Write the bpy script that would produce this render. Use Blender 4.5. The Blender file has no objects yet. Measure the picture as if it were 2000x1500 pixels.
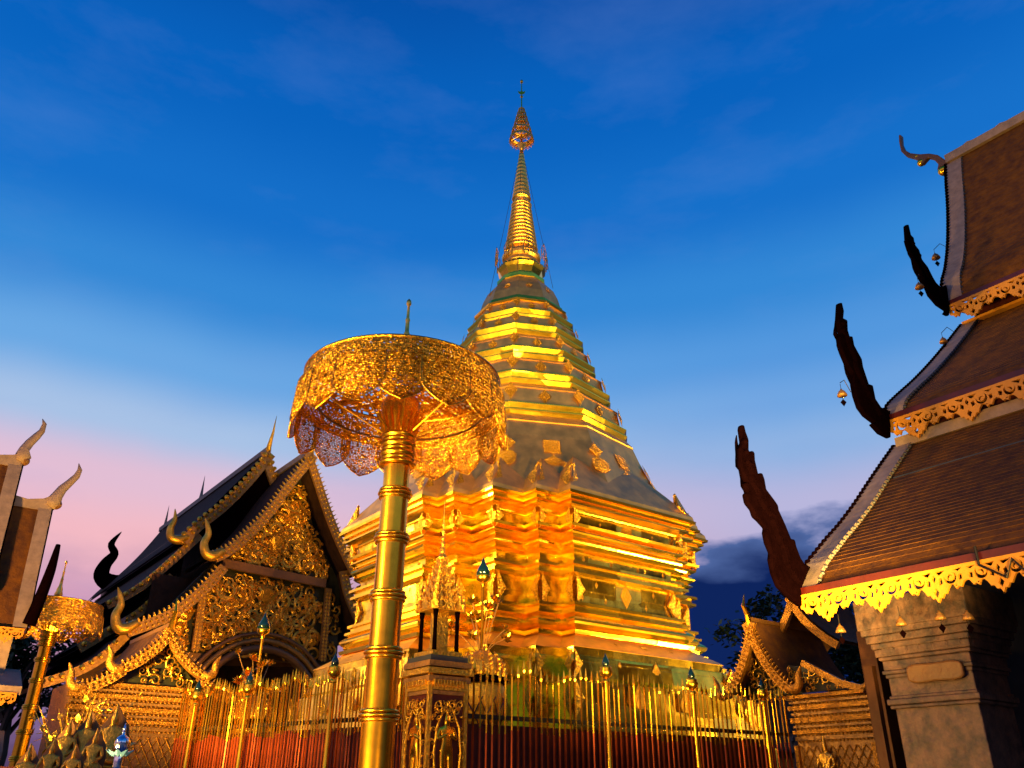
import bpy, bmesh, math, random
from mathutils import Vector, Matrix, Quaternion
R_ = math.radians
rnd = random.Random(7)
sc = bpy.context.scene
col = sc.collection

# ------------------------------------------------------------------ camera
CAM_Z, PITCH, FPX = 1.6, 26.3, 1620.0
ROLL = 0.4
cam_d = bpy.data.cameras.new('camera'); cam = bpy.data.objects.new('camera', cam_d); col.objects.link(cam)
cam_d.lens = 36.0 * FPX / 2000.0; cam_d.sensor_width = 36; cam_d.clip_end = 2000; cam_d.clip_start = 0.05
cam.location = (0, 0, CAM_Z)
cam.rotation_mode = 'QUATERNION'
cam.rotation_quaternion = (Quaternion((1, 0, 0), R_(90 + PITCH)) @ Quaternion((0, 0, 1), R_(ROLL)))
sc.camera = cam

# ------------------------------------------------------------------ view
sc.render.engine = 'CYCLES'
sc.view_settings.view_transform = 'Standard'; sc.view_settings.look = 'None'
sc.view_settings.exposure = 0; sc.view_settings.gamma = 1; sc.view_settings.use_curve_mapping = False
sc.cycles.max_bounces = 8; sc.cycles.glossy_bounces = 5; sc.cycles.diffuse_bounces = 3
sc.cycles.sample_clamp_indirect = 6; sc.cycles.caustics_reflective = False; sc.cycles.caustics_refractive = False

def lin(r, g, b, a=1.0):
    f = lambda c: (c/255/12.92) if c/255 <= .04045 else ((c/255+.055)/1.055)**2.4
    return (f(r), f(g), f(b), a)

# ------------------------------------------------------------------ world (dusk sky, afterglow low down, cloud bank)
w = bpy.data.worlds.new('World'); sc.world = w; w.use_nodes = True
nt = w.node_tree; N = nt.nodes; L = nt.links; N.clear()
def nd(t, **k):
    n = N.new(t)
    for a, b in k.items(): setattr(n, a, b)
    return n
def math_n(op, a, b=None, clamp=False):
    n = nd('ShaderNodeMath', operation=op, use_clamp=clamp)
    for i, v in enumerate((a, b)):
        if v is None: continue
        if isinstance(v, (int, float)): n.inputs[i].default_value = v
        else: L.new(v, n.inputs[i])
    return n.outputs[0]
def mix_n(f, a, b):
    n = nd('ShaderNodeMix', data_type='RGBA')
    if isinstance(f, (int, float)): n.inputs[0].default_value = f
    else: L.new(f, n.inputs[0])
    for i, v in ((6, a), (7, b)):
        if isinstance(v, tuple): n.inputs[i].default_value = v
        else: L.new(v, n.inputs[i])
    return n.outputs[2]
tc = nd('ShaderNodeTexCoord'); sep = nd('ShaderNodeSeparateXYZ'); L.new(tc.outputs['Generated'], sep.inputs[0])
X, Y, Z = sep.outputs
def mk_ramp(stops):
    rn = nd('ShaderNodeValToRGB'); cr = rn.color_ramp; cr.interpolation = 'EASE'
    while len(cr.elements) < len(stops): cr.elements.new(.5)
    for e, (p, c) in zip(cr.elements, stops): e.position = p; e.color = lin(*c)
    return rn
UPR = [(.52, (52, 136, 214)), (.60, (22, 112, 202)), (.70, (8, 98, 190)), (.80, (5, 80, 168)), (1.0, (3, 56, 132))]
ramp = mk_ramp([(0.0, (58, 46, 80)), (.09, (120, 88, 130)), (.19, (206, 156, 186)), (.26, (244, 186, 196)), (.32, (226, 190, 212)), (.375, (168, 194, 230)), (.44, (106, 168, 228))]+UPR)
ramp_e = mk_ramp([(0.0, (40, 48, 90)), (.12, (110, 112, 160)), (.21, (182, 170, 206)), (.29, (184, 182, 220)), (.35, (142, 178, 226)), (.40, (112, 166, 226)), (.45, (84, 152, 222))]+UPR)
nz0 = nd('ShaderNodeTexNoise'); nz0.inputs['Scale'].default_value = 2.2; nz0.inputs['Detail'].default_value = 4
L.new(tc.outputs['Generated'], nz0.inputs['Vector'])
zz = math_n('ADD', Z, math_n('MULTIPLY', math_n('SUBTRACT', nz0.outputs[0], .5), .05))
zz = math_n('SUBTRACT', zz, math_n('MULTIPLY', X, .03))         # the afterglow stands higher on the left
L.new(zz, ramp.inputs[0]); L.new(zz, ramp_e.inputs[0])
westf = math_n('ADD', math_n('MULTIPLY', X, 1.6), .5, True)
sky0 = mix_n(westf, ramp.outputs[0], ramp_e.outputs[0])
# thin high haze patches
mp = nd('ShaderNodeMapping'); mp.inputs['Scale'].default_value = (1.3, 1.3, 4.0); L.new(tc.outputs['Generated'], mp.inputs[0])
nz1 = nd('ShaderNodeTexNoise'); nz1.inputs['Scale'].default_value = 3.0; nz1.inputs['Detail'].default_value = 7; nz1.inputs['Roughness'].default_value = .6
L.new(mp.outputs[0], nz1.inputs['Vector'])
hz = math_n('MULTIPLY', math_n('SUBTRACT', nz1.outputs[0],   .50, True), .55, True)
c1 = mix_n(math_n('MULTIPLY', hz, .95), sky0, lin(120, 150, 215))
# small grey puffs in the glow on the left
nz2 = nd('ShaderNodeTexNoise'); nz2.inputs['Scale'].default_value = 5.0; nz2.inputs['Detail'].default_value = 6
mp2 = nd('ShaderNodeMapping'); mp2.inputs['Scale'].default_value = (1.2, 1.2, 3.0); mp2.inputs['Location'].default_value = (2.3, .7, .2)
L.new(tc.outputs['Generated'], mp2.inputs[0]); L.new(mp2.outputs[0], nz2.inputs['Vector'])
low = math_n('MULTIPLY', math_n('SUBTRACT', .26, Z), 12, True)
pf = math_n('MULTIPLY', math_n('MULTIPLY', math_n('SUBTRACT', nz2.outputs[0], .48), 5, True), low)
c2 = mix_n(math_n('MULTIPLY', pf, .75), c1, lin(150, 125, 165))
# dark blue cloud bank low on the right
edge = math_n('ADD', math_n('MULTIPLY', math_n('SUBTRACT', nz2.outputs[0], .5), .12), .268)
bank = math_n('MULTIPLY', math_n('SUBTRACT', edge, Z), 75, True)
side = math_n('MULTIPLY', math_n('SUBTRACT', X, .02), 8, True)
bank = math_n('MULTIPLY', bank, side)
bd = math_n('MULTIPLY', math_n('SUBTRACT', edge, Z), 24, True)
bcol = mix_n(bd, lin(92, 118, 178), lin(14, 36, 92))
c3 = mix_n(bank, c2, bcol)
bg = nd('ShaderNodeBackground'); L.new(c3, bg.inputs[0]); bg.inputs[1].default_value = 1.0
out = nd('ShaderNodeOutputWorld'); L.new(bg.outputs[0], out.inputs[0])

# ------------------------------------------------------------------ axes of the place and pixel -> point helpers
YAW = 37.0
eR = Vector((math.cos(R_(YAW)), math.sin(R_(YAW)), 0)); eL = Vector((-math.sin(R_(YAW)), math.cos(R_(YAW)), 0)); UP = Vector((0, 0, 1))
_q = cam.rotation_quaternion
def ray(px, py):
    return _q @ Vector(((px-1000)/FPX, (750-py)/FPX, -1.0))
CP = Vector((0, 0, CAM_Z))
class Plane:
    """vertical wall plane through P0 (x,y) running along unit vector d; local (a,z)"""
    def __init__(s, P0, d):
        s.o = Vector((P0[0], P0[1], 0)); s.d = Vector(d).normalized(); s.n = s.d.cross(UP).normalized()
    def az(s, px, py):
        r = ray(px, py); t = (s.o-CP).dot(s.n)/r.dot(s.n); p = CP+r*t
        return ((p-s.o).dot(s.d), p.z)
    def w(s, a, z, n=0.0): return s.o+s.d*a+UP*z+s.n*n
    def pt(s, px, py, n=0.0): a, z = s.az(px, py); return s.w(a, z, n)
    def mat(s, a=0, z=0, n=0):
        m = Matrix.Identity(4); p = s.w(a, z, n)
        for i in range(3): m[i][0] = s.d[i]; m[i][1] = UP[i]; m[i][2] = s.n[i]; m[i][3] = p[i]
        return m
def at_y(px, py, y):
    r = ray(px, py); return CP+r*(y/r.y)

# ------------------------------------------------------------------ objects
def wm(o):
    m = o.matrix_basis.copy()
    while o.parent: o = o.parent; m = o.matrix_basis @ m
    return m
def tag(o, label, cat=None, group=None, kind=None):
    if label: o['label'] = label
    if cat: o['category'] = cat
    if group: o['group'] = group
    if kind: o['kind'] = kind
    return o
def thing(name, label, cat, loc=(0, 0, 0), rz=0.0, group=None):
    o = bpy.data.objects.new(name, None); col.objects.link(o)
    o.location = loc; o.rotation_euler = (0, 0, rz); o.empty_display_size = .2
    return tag(o, label, cat, group)
def link(name, me, parent=None, M=None):
    o = bpy.data.objects.new(name, me); col.objects.link(o)
    if parent: o.parent = parent
    if M is not None: o.matrix_basis = (wm(parent).inverted() @ M) if parent else M
    return o
class MB:
    def __init__(s): s.v = []; s.f = []
    def add(s, vs, fs):
        k = len(s.v); s.v += [Vector(p) for p in vs]; s.f += [[i+k for i in q] for q in fs]; return s
    def box(s, M, hx, hy, hz):
        vs = [M @ Vector((x*hx, y*hy, z*hz)) for z in (-1, 1) for y in (-1, 1) for x in (-1, 1)]
        return s.add(vs, [(0, 2, 3, 1), (4, 5, 7, 6), (0, 1, 5, 4), (2, 6, 7, 3), (0, 4, 6, 2), (1, 3, 7, 5)])
    def bar(s, p0, p1, w_, h_, up=UP):
        p0 = Vector(p0); p1 = Vector(p1); d = (p1-p0); l = d.length; d.normalize()
        x = d.cross(up); x = x.normalized() if x.length > 1e-4 else Vector((1, 0, 0)); u = x.cross(d)
        M = Matrix.Identity(4); c = (p0+p1)/2
        for i in range(3): M[i][0] = x[i]; M[i][1] = d[i]; M[i][2] = u[i]; M[i][3] = c[i]
        return s.box(M, w_/2, l/2, h_/2)
    def lathe(s, prof, n=24, M=None, cap=True):
        M = M or Matrix.Identity(4); k = []
        vs = []
        for r, z in prof:
            for i in range(n):
                a = 2*math.pi*i/n; vs.append(M @ Vector((r*math.cos(a), r*math.sin(a), z)))
        fs = []
        for j in range(len(prof)-1):
            for i in range(n):
                a = j*n+i; b = j*n+(i+1) % n
                fs.append((a, b, b+n, a+n) if prof[j][1] <= prof[-1][1] else (a, b, b+n, a+n))
        if cap: fs.append(tuple(range(n))[::-1]); fs.append(tuple(range((len(prof)-1)*n, len(prof)*n)))
        return s.add(vs, fs)
    def tube(s, pts, rad, n=6, flat=1.0, up=None):
        pts = [Vector(p) for p in pts]; m = len(pts)
        rad = rad if isinstance(rad, (list, tuple)) else [rad]*m
        vs = []; prev = up
        for i, p in enumerate(pts):
            d = (pts[min(i+1, m-1)]-pts[max(i-1, 0)]).normalized()
            u = prev if prev else (UP if abs(d.z) < .9 else Vector((1, 0, 0)))
            x = d.cross(u)
            x = x.normalized() if x.length > 1e-5 else Vector((1, 0, 0))
            u2 = x.cross(d)
            if not up: prev = u2
            for k in range(n):
                a = 2*math.pi*k/n; vs.append(p+(x*math.cos(a)+u2*math.sin(a)*flat)*rad[i])
        fs = []
        for i in range(m-1):
            for k in range(n):
                a = i*n+k; b = i*n+(k+1) % n; fs.append((a, b, b+n, a+n))
        fs.append(tuple(range(n))[::-1]); fs.append(tuple(range((m-1)*n, m*n)))
        return s.add(vs, fs)
    def prism(s, poly, M, t):
        """poly in the local xy of M, from z=-t/2 to t/2"""
        n = len(poly); vs = [M @ Vector((p[0], p[1], -t/2)) for p in poly]+[M @ Vector((p[0], p[1], t/2)) for p in poly]
        fs = [tuple(range(n))[::-1], tuple(range(n, 2*n))]+[(i, (i+1) % n, (i+1) % n+n, i+n) for i in range(n)]
        return s.add(vs, fs)
    def sheet(s, A, B):
        """quads between two equally long point lists"""
        n = len(A); return s.add(list(A)+list(B), [(i, i+1, n+i+1, n+i) for i in range(n-1)])
    def ball(s, c, r, sx=1, sy=1, sz=1, n=10, m=7):
        c = Vector(c); vs = []
        for j in range(m+1):
            t = math.pi*j/m
            for i in range(n):
                a = 2*math.pi*i/n
                vs.append(c+Vector((r*sx*math.sin(t)*math.cos(a), r*sy*math.sin(t)*math.sin(a), -r*sz*math.cos(t))))
        return s.add(vs, [(j*n+i, j*n+(i+1) % n, (j+1)*n+(i+1) % n, (j+1)*n+i) for j in range(m) for i in range(n)])
    def mesh(s, name, mat, smooth=False, inv=None, angle=None):
        me = bpy.data.meshes.new(name)
        vs = [inv @ p for p in s.v] if inv else s.v
        me.from_pydata([tuple(p) for p in vs], [], s.f)
        bm = bmesh.new(); bm.from_mesh(me); bmesh.ops.recalc_face_normals(bm, faces=bm.faces)
        if angle:
            for e in bm.edges:
                if len(e.link_faces) == 2 and e.calc_face_angle(0) > angle: e.smooth = False
        bm.to_mesh(me); bm.free()
        if smooth: me.shade_smooth() if not angle else [setattr(p, 'use_smooth', True) for p in me.polygons]
        if mat: me.materials.append(mat)
        return me
    def build(s, name, mat, parent=None, smooth=False, label=None, kind=None, angle=None):
        inv = wm(parent).inverted() if parent else None
        o = link(name, s.mesh(name, mat, smooth, inv, angle), parent)
        if label: o['label'] = label
        if kind: o['kind'] = kind
        return o
def T(x, y, z): return Matrix.Translation((x, y, z))
def RZ(a): return Matrix.Rotation(a, 4, 'Z')
def holed(name, outline, holes, t, mat):
    """flat board with real holes, in local xy, thickness t along z"""
    cd = bpy.data.curves.new(name, 'CURVE'); cd.dimensions = '2D'; cd.fill_mode = 'BOTH'; cd.extrude = t/2
    for poly in [outline]+holes:
        sp = cd.splines.new('POLY'); sp.points.add(len(poly)-1); sp.use_cyclic_u = True
        for p, q in zip(sp.points, poly): p.co = (q[0], q[1], 0, 1)
    ob = bpy.data.objects.new(name, cd); col.objects.link(ob)
    dg = bpy.context.evaluated_depsgraph_get(); dg.update()
    me = bpy.data.meshes.new_from_object(ob.evaluated_get(dg))
    bpy.data.objects.remove(ob); me.name = name; me.materials.clear(); me.materials.append(mat)
    return me

def cat3(pts, n=5):
    P_ = [Vector(p) for p in pts]; P_ = [P_[0]]+P_+[P_[-1]]; o_ = []
    for i in range(1, len(P_)-2):
        p0, p1, p2, p3 = P_[i-1:i+3]
        for k in range(n):
            t = k/n; o_.append(.5*((2*p1)+(p2-p0)*t+(2*p0-5*p1+4*p2-p3)*t*t+(3*p1-p0-3*p2+p3)*t**3))
    return o_+[P_[-1]]
def stube(pts, rads, n=8, k=5):
    q = cat3(pts, k); m = len(rads); rr = []
    for i in range(len(q)):
        f = i/(len(q)-1)*(m-1); j = min(int(f), m-2); rr.append(rads[j]+(rads[j+1]-rads[j])*(f-j))
    return MB().tube(q, rr, n)
# ------------------------------------------------------------------ materials
def mat(name, c, rough=.5, metal=0.0, bump=0.0, bscale=20.0, var=0.0, vscale=3.0, c2=None, facets=0.0, fscale=(1, 1, 1), spec=.5, rvar=0.0, coat=0.0, obj=True, seams=0):
    m = bpy.data.materials.new(name); m.use_nodes = True; t = m.node_tree; n_ = t.nodes; l_ = t.links
    b = n_['Principled BSDF']; b.inputs['Base Color'].default_value = (*c, 1); b.inputs['Roughness'].default_value = rough
    b.inputs['Metallic'].default_value = metal; b.inputs['Specular IOR Level'].default_value = spec
    if coat: b.inputs['Coat Weight'].default_value = coat; b.inputs['Coat Roughness'].default_value = .12
    co = n_.new('ShaderNodeTexCoord'); src = co.outputs['Object']
    if not obj:
        g = n_.new('ShaderNodeNewGeometry'); src = g.outputs['Position']
    if var or c2:
        nz = n_.new('ShaderNodeTexNoise'); nz.inputs['Scale'].default_value = vscale; nz.inputs['Detail'].default_value = 8; nz.inputs['Roughness'].default_value = .65
        l_.new(src, nz.inputs['Vector'])
        rp = n_.new('ShaderNodeValToRGB'); rp.color_ramp.elements[0].position = .35; rp.color_ramp.elements[1].position = .65
        k = 1-var
        rp.color_ramp.elements[0].color = (c[0]*k, c[1]*k, c[2]*k, 1) if not c2 else (*c2, 1)
        rp.color_ramp.elements[1].color = (*c, 1)
        l_.new(nz.outputs[0], rp.inputs[0]); l_.new(rp.outputs[0], b.inputs['Base Color'])
        if rvar:
            mm = n_.new('ShaderNodeMapRange'); mm.inputs[3].default_value = max(.03, rough-rvar); mm.inputs[4].default_value = rough+rvar
            l_.new(nz.outputs[0], mm.inputs[0]); l_.new(mm.outputs[0], b.inputs['Roughness'])
    nrm = None
    if facets:                                  # hammered sheets: every plate sits at its own slight tilt
        mp_ = n_.new('ShaderNodeMapping'); mp_.inputs['Scale'].default_value = fscale; l_.new(src, mp_.inputs[0])
        vo = n_.new('ShaderNodeTexVoronoi'); vo.distance = 'CHEBYCHEV'; vo.inputs['Randomness'].default_value = .2; vo.inputs['Scale'].default_value = 1.0
        l_.new(mp_.outputs[0], vo.inputs['Vector'])
        nz = n_.new('ShaderNodeTexNoise'); nz.inputs['Scale'].default_value = 2.2; nz.inputs['Detail'].default_value = 3; l_.new(src, nz.inputs['Vector'])
        s1 = n_.new('ShaderNodeVectorMath'); s1.operation = 'SUBTRACT'; s1.inputs[1].default_value = (.5, .5, .5); l_.new(vo.outputs['Color'], s1.inputs[0])
        s2 = n_.new('ShaderNodeVectorMath'); s2.operation = 'SUBTRACT'; s2.inputs[1].default_value = (.5, .5, .5); l_.new(nz.outputs['Color'], s2.inputs[0])
        m1 = n_.new('ShaderNodeVectorMath'); m1.operation = 'SCALE'; m1.inputs['Scale'].default_value = facets; l_.new(s1.outputs[0], m1.inputs[0])
        m2 = n_.new('ShaderNodeVectorMath'); m2.operation = 'SCALE'; m2.inputs['Scale'].default_value = facets*.9; l_.new(s2.outputs[0], m2.inputs[0])
        ge = n_.new('ShaderNodeNewGeometry')
        a1 = n_.new('ShaderNodeVectorMath'); l_.new(m1.outputs[0], a1.inputs[0]); l_.new(m2.outputs[0], a1.inputs[1])
        a2 = n_.new('ShaderNodeVectorMath'); l_.new(a1.outputs[0], a2.inputs[0]); l_.new(ge.outputs['Normal'], a2.inputs[1])
        a3 = n_.new('ShaderNodeVectorMath'); a3.operation = 'NORMALIZE'; l_.new(a2.outputs[0], a3.inputs[0]); nrm = a3.outputs[0]
    if bump:
        nb = n_.new('ShaderNodeTexNoise'); nb.inputs['Scale'].default_value = bscale; nb.inputs['Detail'].default_value = 5; l_.new(src, nb.inputs['Vector'])
        h = nb.outputs[0]
        bp = n_.new('ShaderNodeBump'); bp.inputs['Strength'].default_value = bump; bp.inputs['Distance'].default_value = .02 if name != 'embossed_gold_plaque' else .06
        l_.new(h, bp.inputs['Height'])
        if nrm: l_.new(nrm, bp.inputs['Normal'])
        nrm = bp.outputs[0]
    if seams:                                   # riveted sheets: joints between plates
        sx = n_.new('ShaderNodeSeparateXYZ'); l_.new(src, sx.inputs[0]); ad = n_.new('ShaderNodeMath'); l_.new(sx.outputs[0], ad.inputs[0]); l_.new(sx.outputs[1], ad.inputs[1])
        cb_ = n_.new('ShaderNodeCombineXYZ'); l_.new(ad.outputs[0], cb_.inputs[0]); l_.new(sx.outputs[2], cb_.inputs[1])
        bk = n_.new('ShaderNodeTexBrick'); bk.inputs['Scale'].default_value = 1.0; bk.inputs['Brick Width'].default_value = seams; bk.inputs['Row Height'].default_value = seams*.62
        bk.inputs['Mortar Size'].default_value = .010; bk.inputs['Mortar Smooth'].default_value = .3; l_.new(cb_.outputs[0], bk.inputs['Vector'])
        b2 = n_.new('ShaderNodeBump'); b2.inputs['Strength'].default_value = .8; b2.inputs['Distance'].default_value = .012; b2.invert = True
        l_.new(bk.outputs['Fac'], b2.inputs['Height'])
        if nrm: l_.new(nrm, b2.inputs['Normal'])
        nrm = b2.outputs[0]
    if nrm: l_.new(nrm, b.inputs['Normal'])
    return m
G = (1.0, .68, .055)
M_ = dict(
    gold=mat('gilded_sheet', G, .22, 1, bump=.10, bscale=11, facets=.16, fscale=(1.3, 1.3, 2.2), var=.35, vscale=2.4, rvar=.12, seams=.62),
    goldup=mat('gilded_sky_grey_sheet', (.84, .50, .11), .46, 1, bump=.05, bscale=6, facets=.02, fscale=(1.2, 1.2, 1.0), var=.32, vscale=2.2, rvar=.08),  # greyer copy of the gilding; sky reflection is partly put into its colour
    gmold=mat('gilded_moulding', (1.0, .66, .05), .22, 1, bump=.10, bscale=10, facets=.11, fscale=(1.1, 1.1, 2.4), var=.12, vscale=3),
    goldorn=mat('embossed_gold', (1.0, .56, .05), .42, 1, bump=1.0, bscale=34, var=.35, vscale=30),
    pole=mat('polished_gold', (1.0, .55, .03), .25, 1, bump=.08, bscale=4, var=.18, vscale=5, rvar=.06),
    fili=mat('pierced_gold', (.90, .48, .04), .27, 1, bump=.7, bscale=50, var=.55, vscale=18),
    carve=mat('carved_gilt_wood', (.95, .50, .05), .34, .85, bump=.8, bscale=25, var=.45, vscale=6),
    carveback=mat('green_glass_ground', (.035, .035, .015), .3, .2, var=.5, vscale=8),
    dullgold=mat('dull_gilt_plaster', (.42, .21, .05), .45, .55, bump=.6, bscale=30, var=.4, vscale=12),
    statue=mat('old_gilt_bronze', (.80, .42, .05), .33, .9, bump=.4, bscale=40, var=.5, vscale=12),
    spire=mat('spire_gold', (1.0, .60, .11), .36, 1, bump=.3, bscale=20, var=.3, vscale=6),
    plaque=mat('embossed_gold_plaque', (1.0, .54, .04), .34, 1, bump=1.0, bscale=19, var=.8, vscale=20),  # dark mottling put into the colour as shade of the embossing
    gateorn=mat('dimmed_gilt_carving', (.62, .27, .025), .45, .75, bump=1.0, bscale=40, var=.5, vscale=20),  # gilding darkened in colour to dim the strongly lit gates
    lace=mat('yellow_painted_fretwork', (.64, .27, .008), .55, 0, bump=.1, bscale=30, var=.18, vscale=7),
    tile=mat('brown_roof_tile', (.17, .066, .008), .8, 0, bump=.5, bscale=26, var=.5, vscale=5, c2=(.075, .03, .012)),
    tile2=mat('dark_roof_tile', (.055, .024, .010), .85, 0, bump=.5, bscale=22, var=.5, vscale=4),
    red=mat('red_lacquered_board', (.07, .006, .002), .42, 0, bump=.1, bscale=20, var=.4, vscale=5),
    redm=mat('red_lacquered_iron', (.50, .085, .014), .32, .6, var=.35, vscale=6),
    darkred=mat('maroon_carved_wood', (.0035, .0009, .0012), .6, 0, bump=.4, bscale=28, var=.4, vscale=12),
    plaster=mat('cream_plaster', (.33, .24, .17), .7, 0, bump=.3, bscale=12, var=.35, vscale=6),
    ochre=mat('ochre_plaster', (.17, .075, .012), .5, 0, bump=.5, bscale=12, var=.3, vscale=4),
    marble=mat('veined_marble', (.135, .072, .048), .6, 0, bump=1.0, bscale=12, c2=(.026, .019, .020), vscale=7, var=.5),
    wood=mat('dark_brown_wood', (.075, .028, .010), .45, 0, bump=.3, bscale=14, var=.5, vscale=4),
    brown=mat('brown_painted_beam', (.20, .085, .02), .5, 0, bump=.15, bscale=10, var=.3, vscale=3),
    slate=mat('dark_grey_shade', (.045, .05, .05), .5, 0, bump=.3, bscale=8, var=.5, vscale=2),
    floor=mat('marble_paving', (.34, .29, .24), .28, 0, var=.3, vscale=1.2, obj=False),
    teal=mat('teal_glazed_bud', (.002, .013, .015), .15, .1, coat=.6),
    silver=mat('polished_silver', (.75, .76, .80), .14, 1, bump=.3, bscale=18),
    blue=mat('blue_enamel', (.05, .14, .30), .25, .2),
    iron=mat('black_iron', (.02, .018, .016), .45, .6),
    leaf=mat('leaf', (.030, .060, .014), .55, 0, var=.5, vscale=2, obj=False),
    bark=mat('bark', (.09, .06, .04), .8, 0, bump=.6, bscale=12),
    tessera=mat('coloured_glass_inlay', (.02, .16, .10), .1, .3),
)

M_['darkred'].node_tree.nodes['Principled BSDF'].inputs['Roughness'].default_value = .9
M_['darkred'].node_tree.nodes['Principled BSDF'].inputs['Specular IOR Level'].default_value = 0
for k_ in ('tile', 'tile2', 'wood'): M_[k_].node_tree.nodes['Principled BSDF'].inputs['Specular IOR Level'].default_value = .15
# ------------------------------------------------------------------ floodlights (unseen lamps round the court, several added for their effect)
def flood(loc, aim, power, color, size=.5, label='', spread=95, blend=.6):
    loc = Vector(loc); aim = Vector(aim); d = (aim-loc).normalized()
    t = thing('floodlight', label, 'floodlight', (loc.x, loc.y, 0), 0, 'floodlights round the court')
    q = d.to_track_quat('-Z', 'Y').to_matrix().to_4x4()
    Mh = Matrix.Translation(loc) @ q
    b = MB(); s = size*.6
    for sx in (-1, 1):
        b.box(Mh @ T(sx*s, 0, .04), .02, s, .10); b.box(Mh @ T(0, sx*s, .04), s, .02, .10)
    b.box(Mh @ T(0, 0, .12), s, s, .02)
    b.build('housing', M_['iron'], t)
    MB().tube([(loc.x, loc.y, 0), (loc.x, loc.y, loc.z-s)], .03).build('stand', M_['iron'], t)
    ld = bpy.data.lights.new('floodlamp', 'SPOT'); ld.energy = power; ld.color = color; ld.spot_size = R_(spread); ld.spot_blend = blend
    ld.shadow_soft_size = size*.5
    lo = bpy.data.objects.new('floodlamp', ld); col.objects.link(lo); lo.parent = t; lo.matrix_basis = wm(t).inverted() @ Mh @ T(0, 0, -.03)
SOD = (1.0, .50, .10); WRM = (1.0, .60, .14)
flood((-7.5, 4.2, .6), (.2, 20, 9.8), 32000, WRM, .9, 'floodlight on the paving left of the camera', 46, .5)
flood((3.0, 2.6, .6), (.4, 21, 11.0), 22000, WRM, .9, 'floodlight on the paving right of the camera', 40, .5)
flood((3.6, -1.0, .6), (.2, 21, 11.5), 15000, WRM, .9, 'floodlight behind the camera', 36, .5)
flood((-12.6, 18.5, 7.6), (-.8, 20.0, 6.0), 13000, WRM, 1.1, 'floodlight on an added mast far to the left of the stupa', 70)  # mast lamp added to brighten the stupa's left facets
flood((11.6, 18.0, 2.6), (1.5, 20.0, 8.5), 11000, WRM, .9, 'floodlight on an added short mast far to the right of the stupa', 75)  # mast lamp added for the right faces and undersides
flood((-6.6, 15.2, .5), (-1.5, 20.5, 6.2), 1500, WRM, .5, 'floodlight at the foot of the stupa on the left', 110)
flood((6.0, 15.6, .5), (2.4, 19.5, 6.2), 1100, WRM, .5, 'floodlight at the foot of the stupa on the right', 110)
flood((-2.5, 15.5, .4), (-9.5, 27, 9.0), 26000, SOD, .5, 'floodlight turned towards the carved gable', 75)
flood((-3.8, 4.8, .5), (-1.2, 8.0, 3.4), 1800, WRM, .8, 'added floodlight at the foot of the foreground umbrella', 44)  # extra lamp added for a bright strip on the pole
flood((-7.6, 3.8, 5.0), (-1.2, 8.0, 3.0), 2600, WRM, .9, 'floodlight on a mast left of the foreground umbrella', 34)
flood((-7.2, 3.0, .6), (-1.2, 8.0, 5.2), 4800, WRM, .6, 'added floodlight turned up at the foreground umbrella', 34)  # added to brighten the left of the canopy
flood((-8.4, 8.8, .5), (-9.2, 14.8, 5.6), 7000, SOD, .5, 'added floodlight turned towards the left edge hall', 50)  # added to warm the hall at the left edge
flood((-4.6, 5.6, .5), (5.4, 6.4, 6.2), 4300, SOD, .5, 'floodlight turned towards the right hall', 85)
flood((.8, 1.5, .5), (.2, 10.8, 2.2), 700, SOD, .4, 'floodlight turned towards the railings', 56)
flood((-6.3, 5.6, .5), (-4.2, 7.7, 1.6), 420, SOD, .3, 'added floodlight turned towards the offering table', 70)  # small lamp added to lift the statues

# ================================================================== SETTING
g = MB()
gm = g.add([(-400, -400, 0), (400, -400, 0), (400, 400, 0), (-400, 400, 0)], [(0, 1, 2, 3)]).build('ground', M_['floor'])
gm['kind'] = 'structure'

# ================================================================== STUPA
CH = Vector((.26, 21.0, 0))
chedi = thing('stupa', 'tall gilded stupa with redented base and needle spire in the centre', 'stupa', CH, R_(YAW))
WC = Matrix.Translation(CH) @ RZ(R_(YAW))
def redent(o):
    a, b_, m, c, h = 1.53+o, 2.13+o, 2.93+o, 3.38+o, 3.78+o
    q = [(a, h), (a, c), (b_, c), (b_, m), (m, m), (m, b_), (c, b_), (c, a), (h, a)]
    pts = []
    for k in range(4):
        ca, sa = (1, 0, -1, 0)[k], (0, 1, 0, -1)[k]
        # quadrant corners, clockwise order per quarter turn
        pts += [(x*ca+y*sa, -x*sa+y*ca) for x, y in q]
    return pts
def loft(name, prof, outline, mt, label=None, bottom=True, smooth=False):
    b = MB(); rings = [outline(o) for z, o in prof]; n = len(rings[0]); vs = []
    for (z, o), r in zip(prof, rings): vs += [WC @ Vector((x, y, z)) for x, y in r]
    fs = [(j*n+i, j*n+(i+1) % n, (j+1)*n+(i+1) % n, (j+1)*n+i) for j in range(len(prof)-1) for i in range(n)]
    fs.append(tuple(range(n))); fs.append(tuple(range((len(prof)-1)*n, len(prof)*n)))
    b.add(vs, fs); return b.build(name, mt, chedi, label=label)
def torus(z0, z1, o, d, n=6):
    return [(z0+(z1-z0)*k/n, o+d*math.sin(math.pi*k/n)) for k in range(n+1)]
def cav(z0, o0, z1, o1, n=5):
    return [(z0+(z1-z0)*(k/n), o0+(o1-o0)*(1-math.cos(math.pi/2*k/n))) for k in range(n+1)]
P = lambda *a: list(a)
loft('plinth', P((0, 1.75), (.9, 1.75), (.9, 1.45), (1.7, 1.45), (1.7, 1.15), (2.55, 1.15)), redent, M_['gold'])
loft('plinth', P((2.55, .98), (2.62, 1.0), (3.05, .94), (3.05, .86), (3.5, .80)), redent, M_['gold'])
loft('plinth', P((3.5, .66), (3.58, .70), (3.95, .64), (3.97, .60), (4.12, .60)), redent, M_['gold'])
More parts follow.
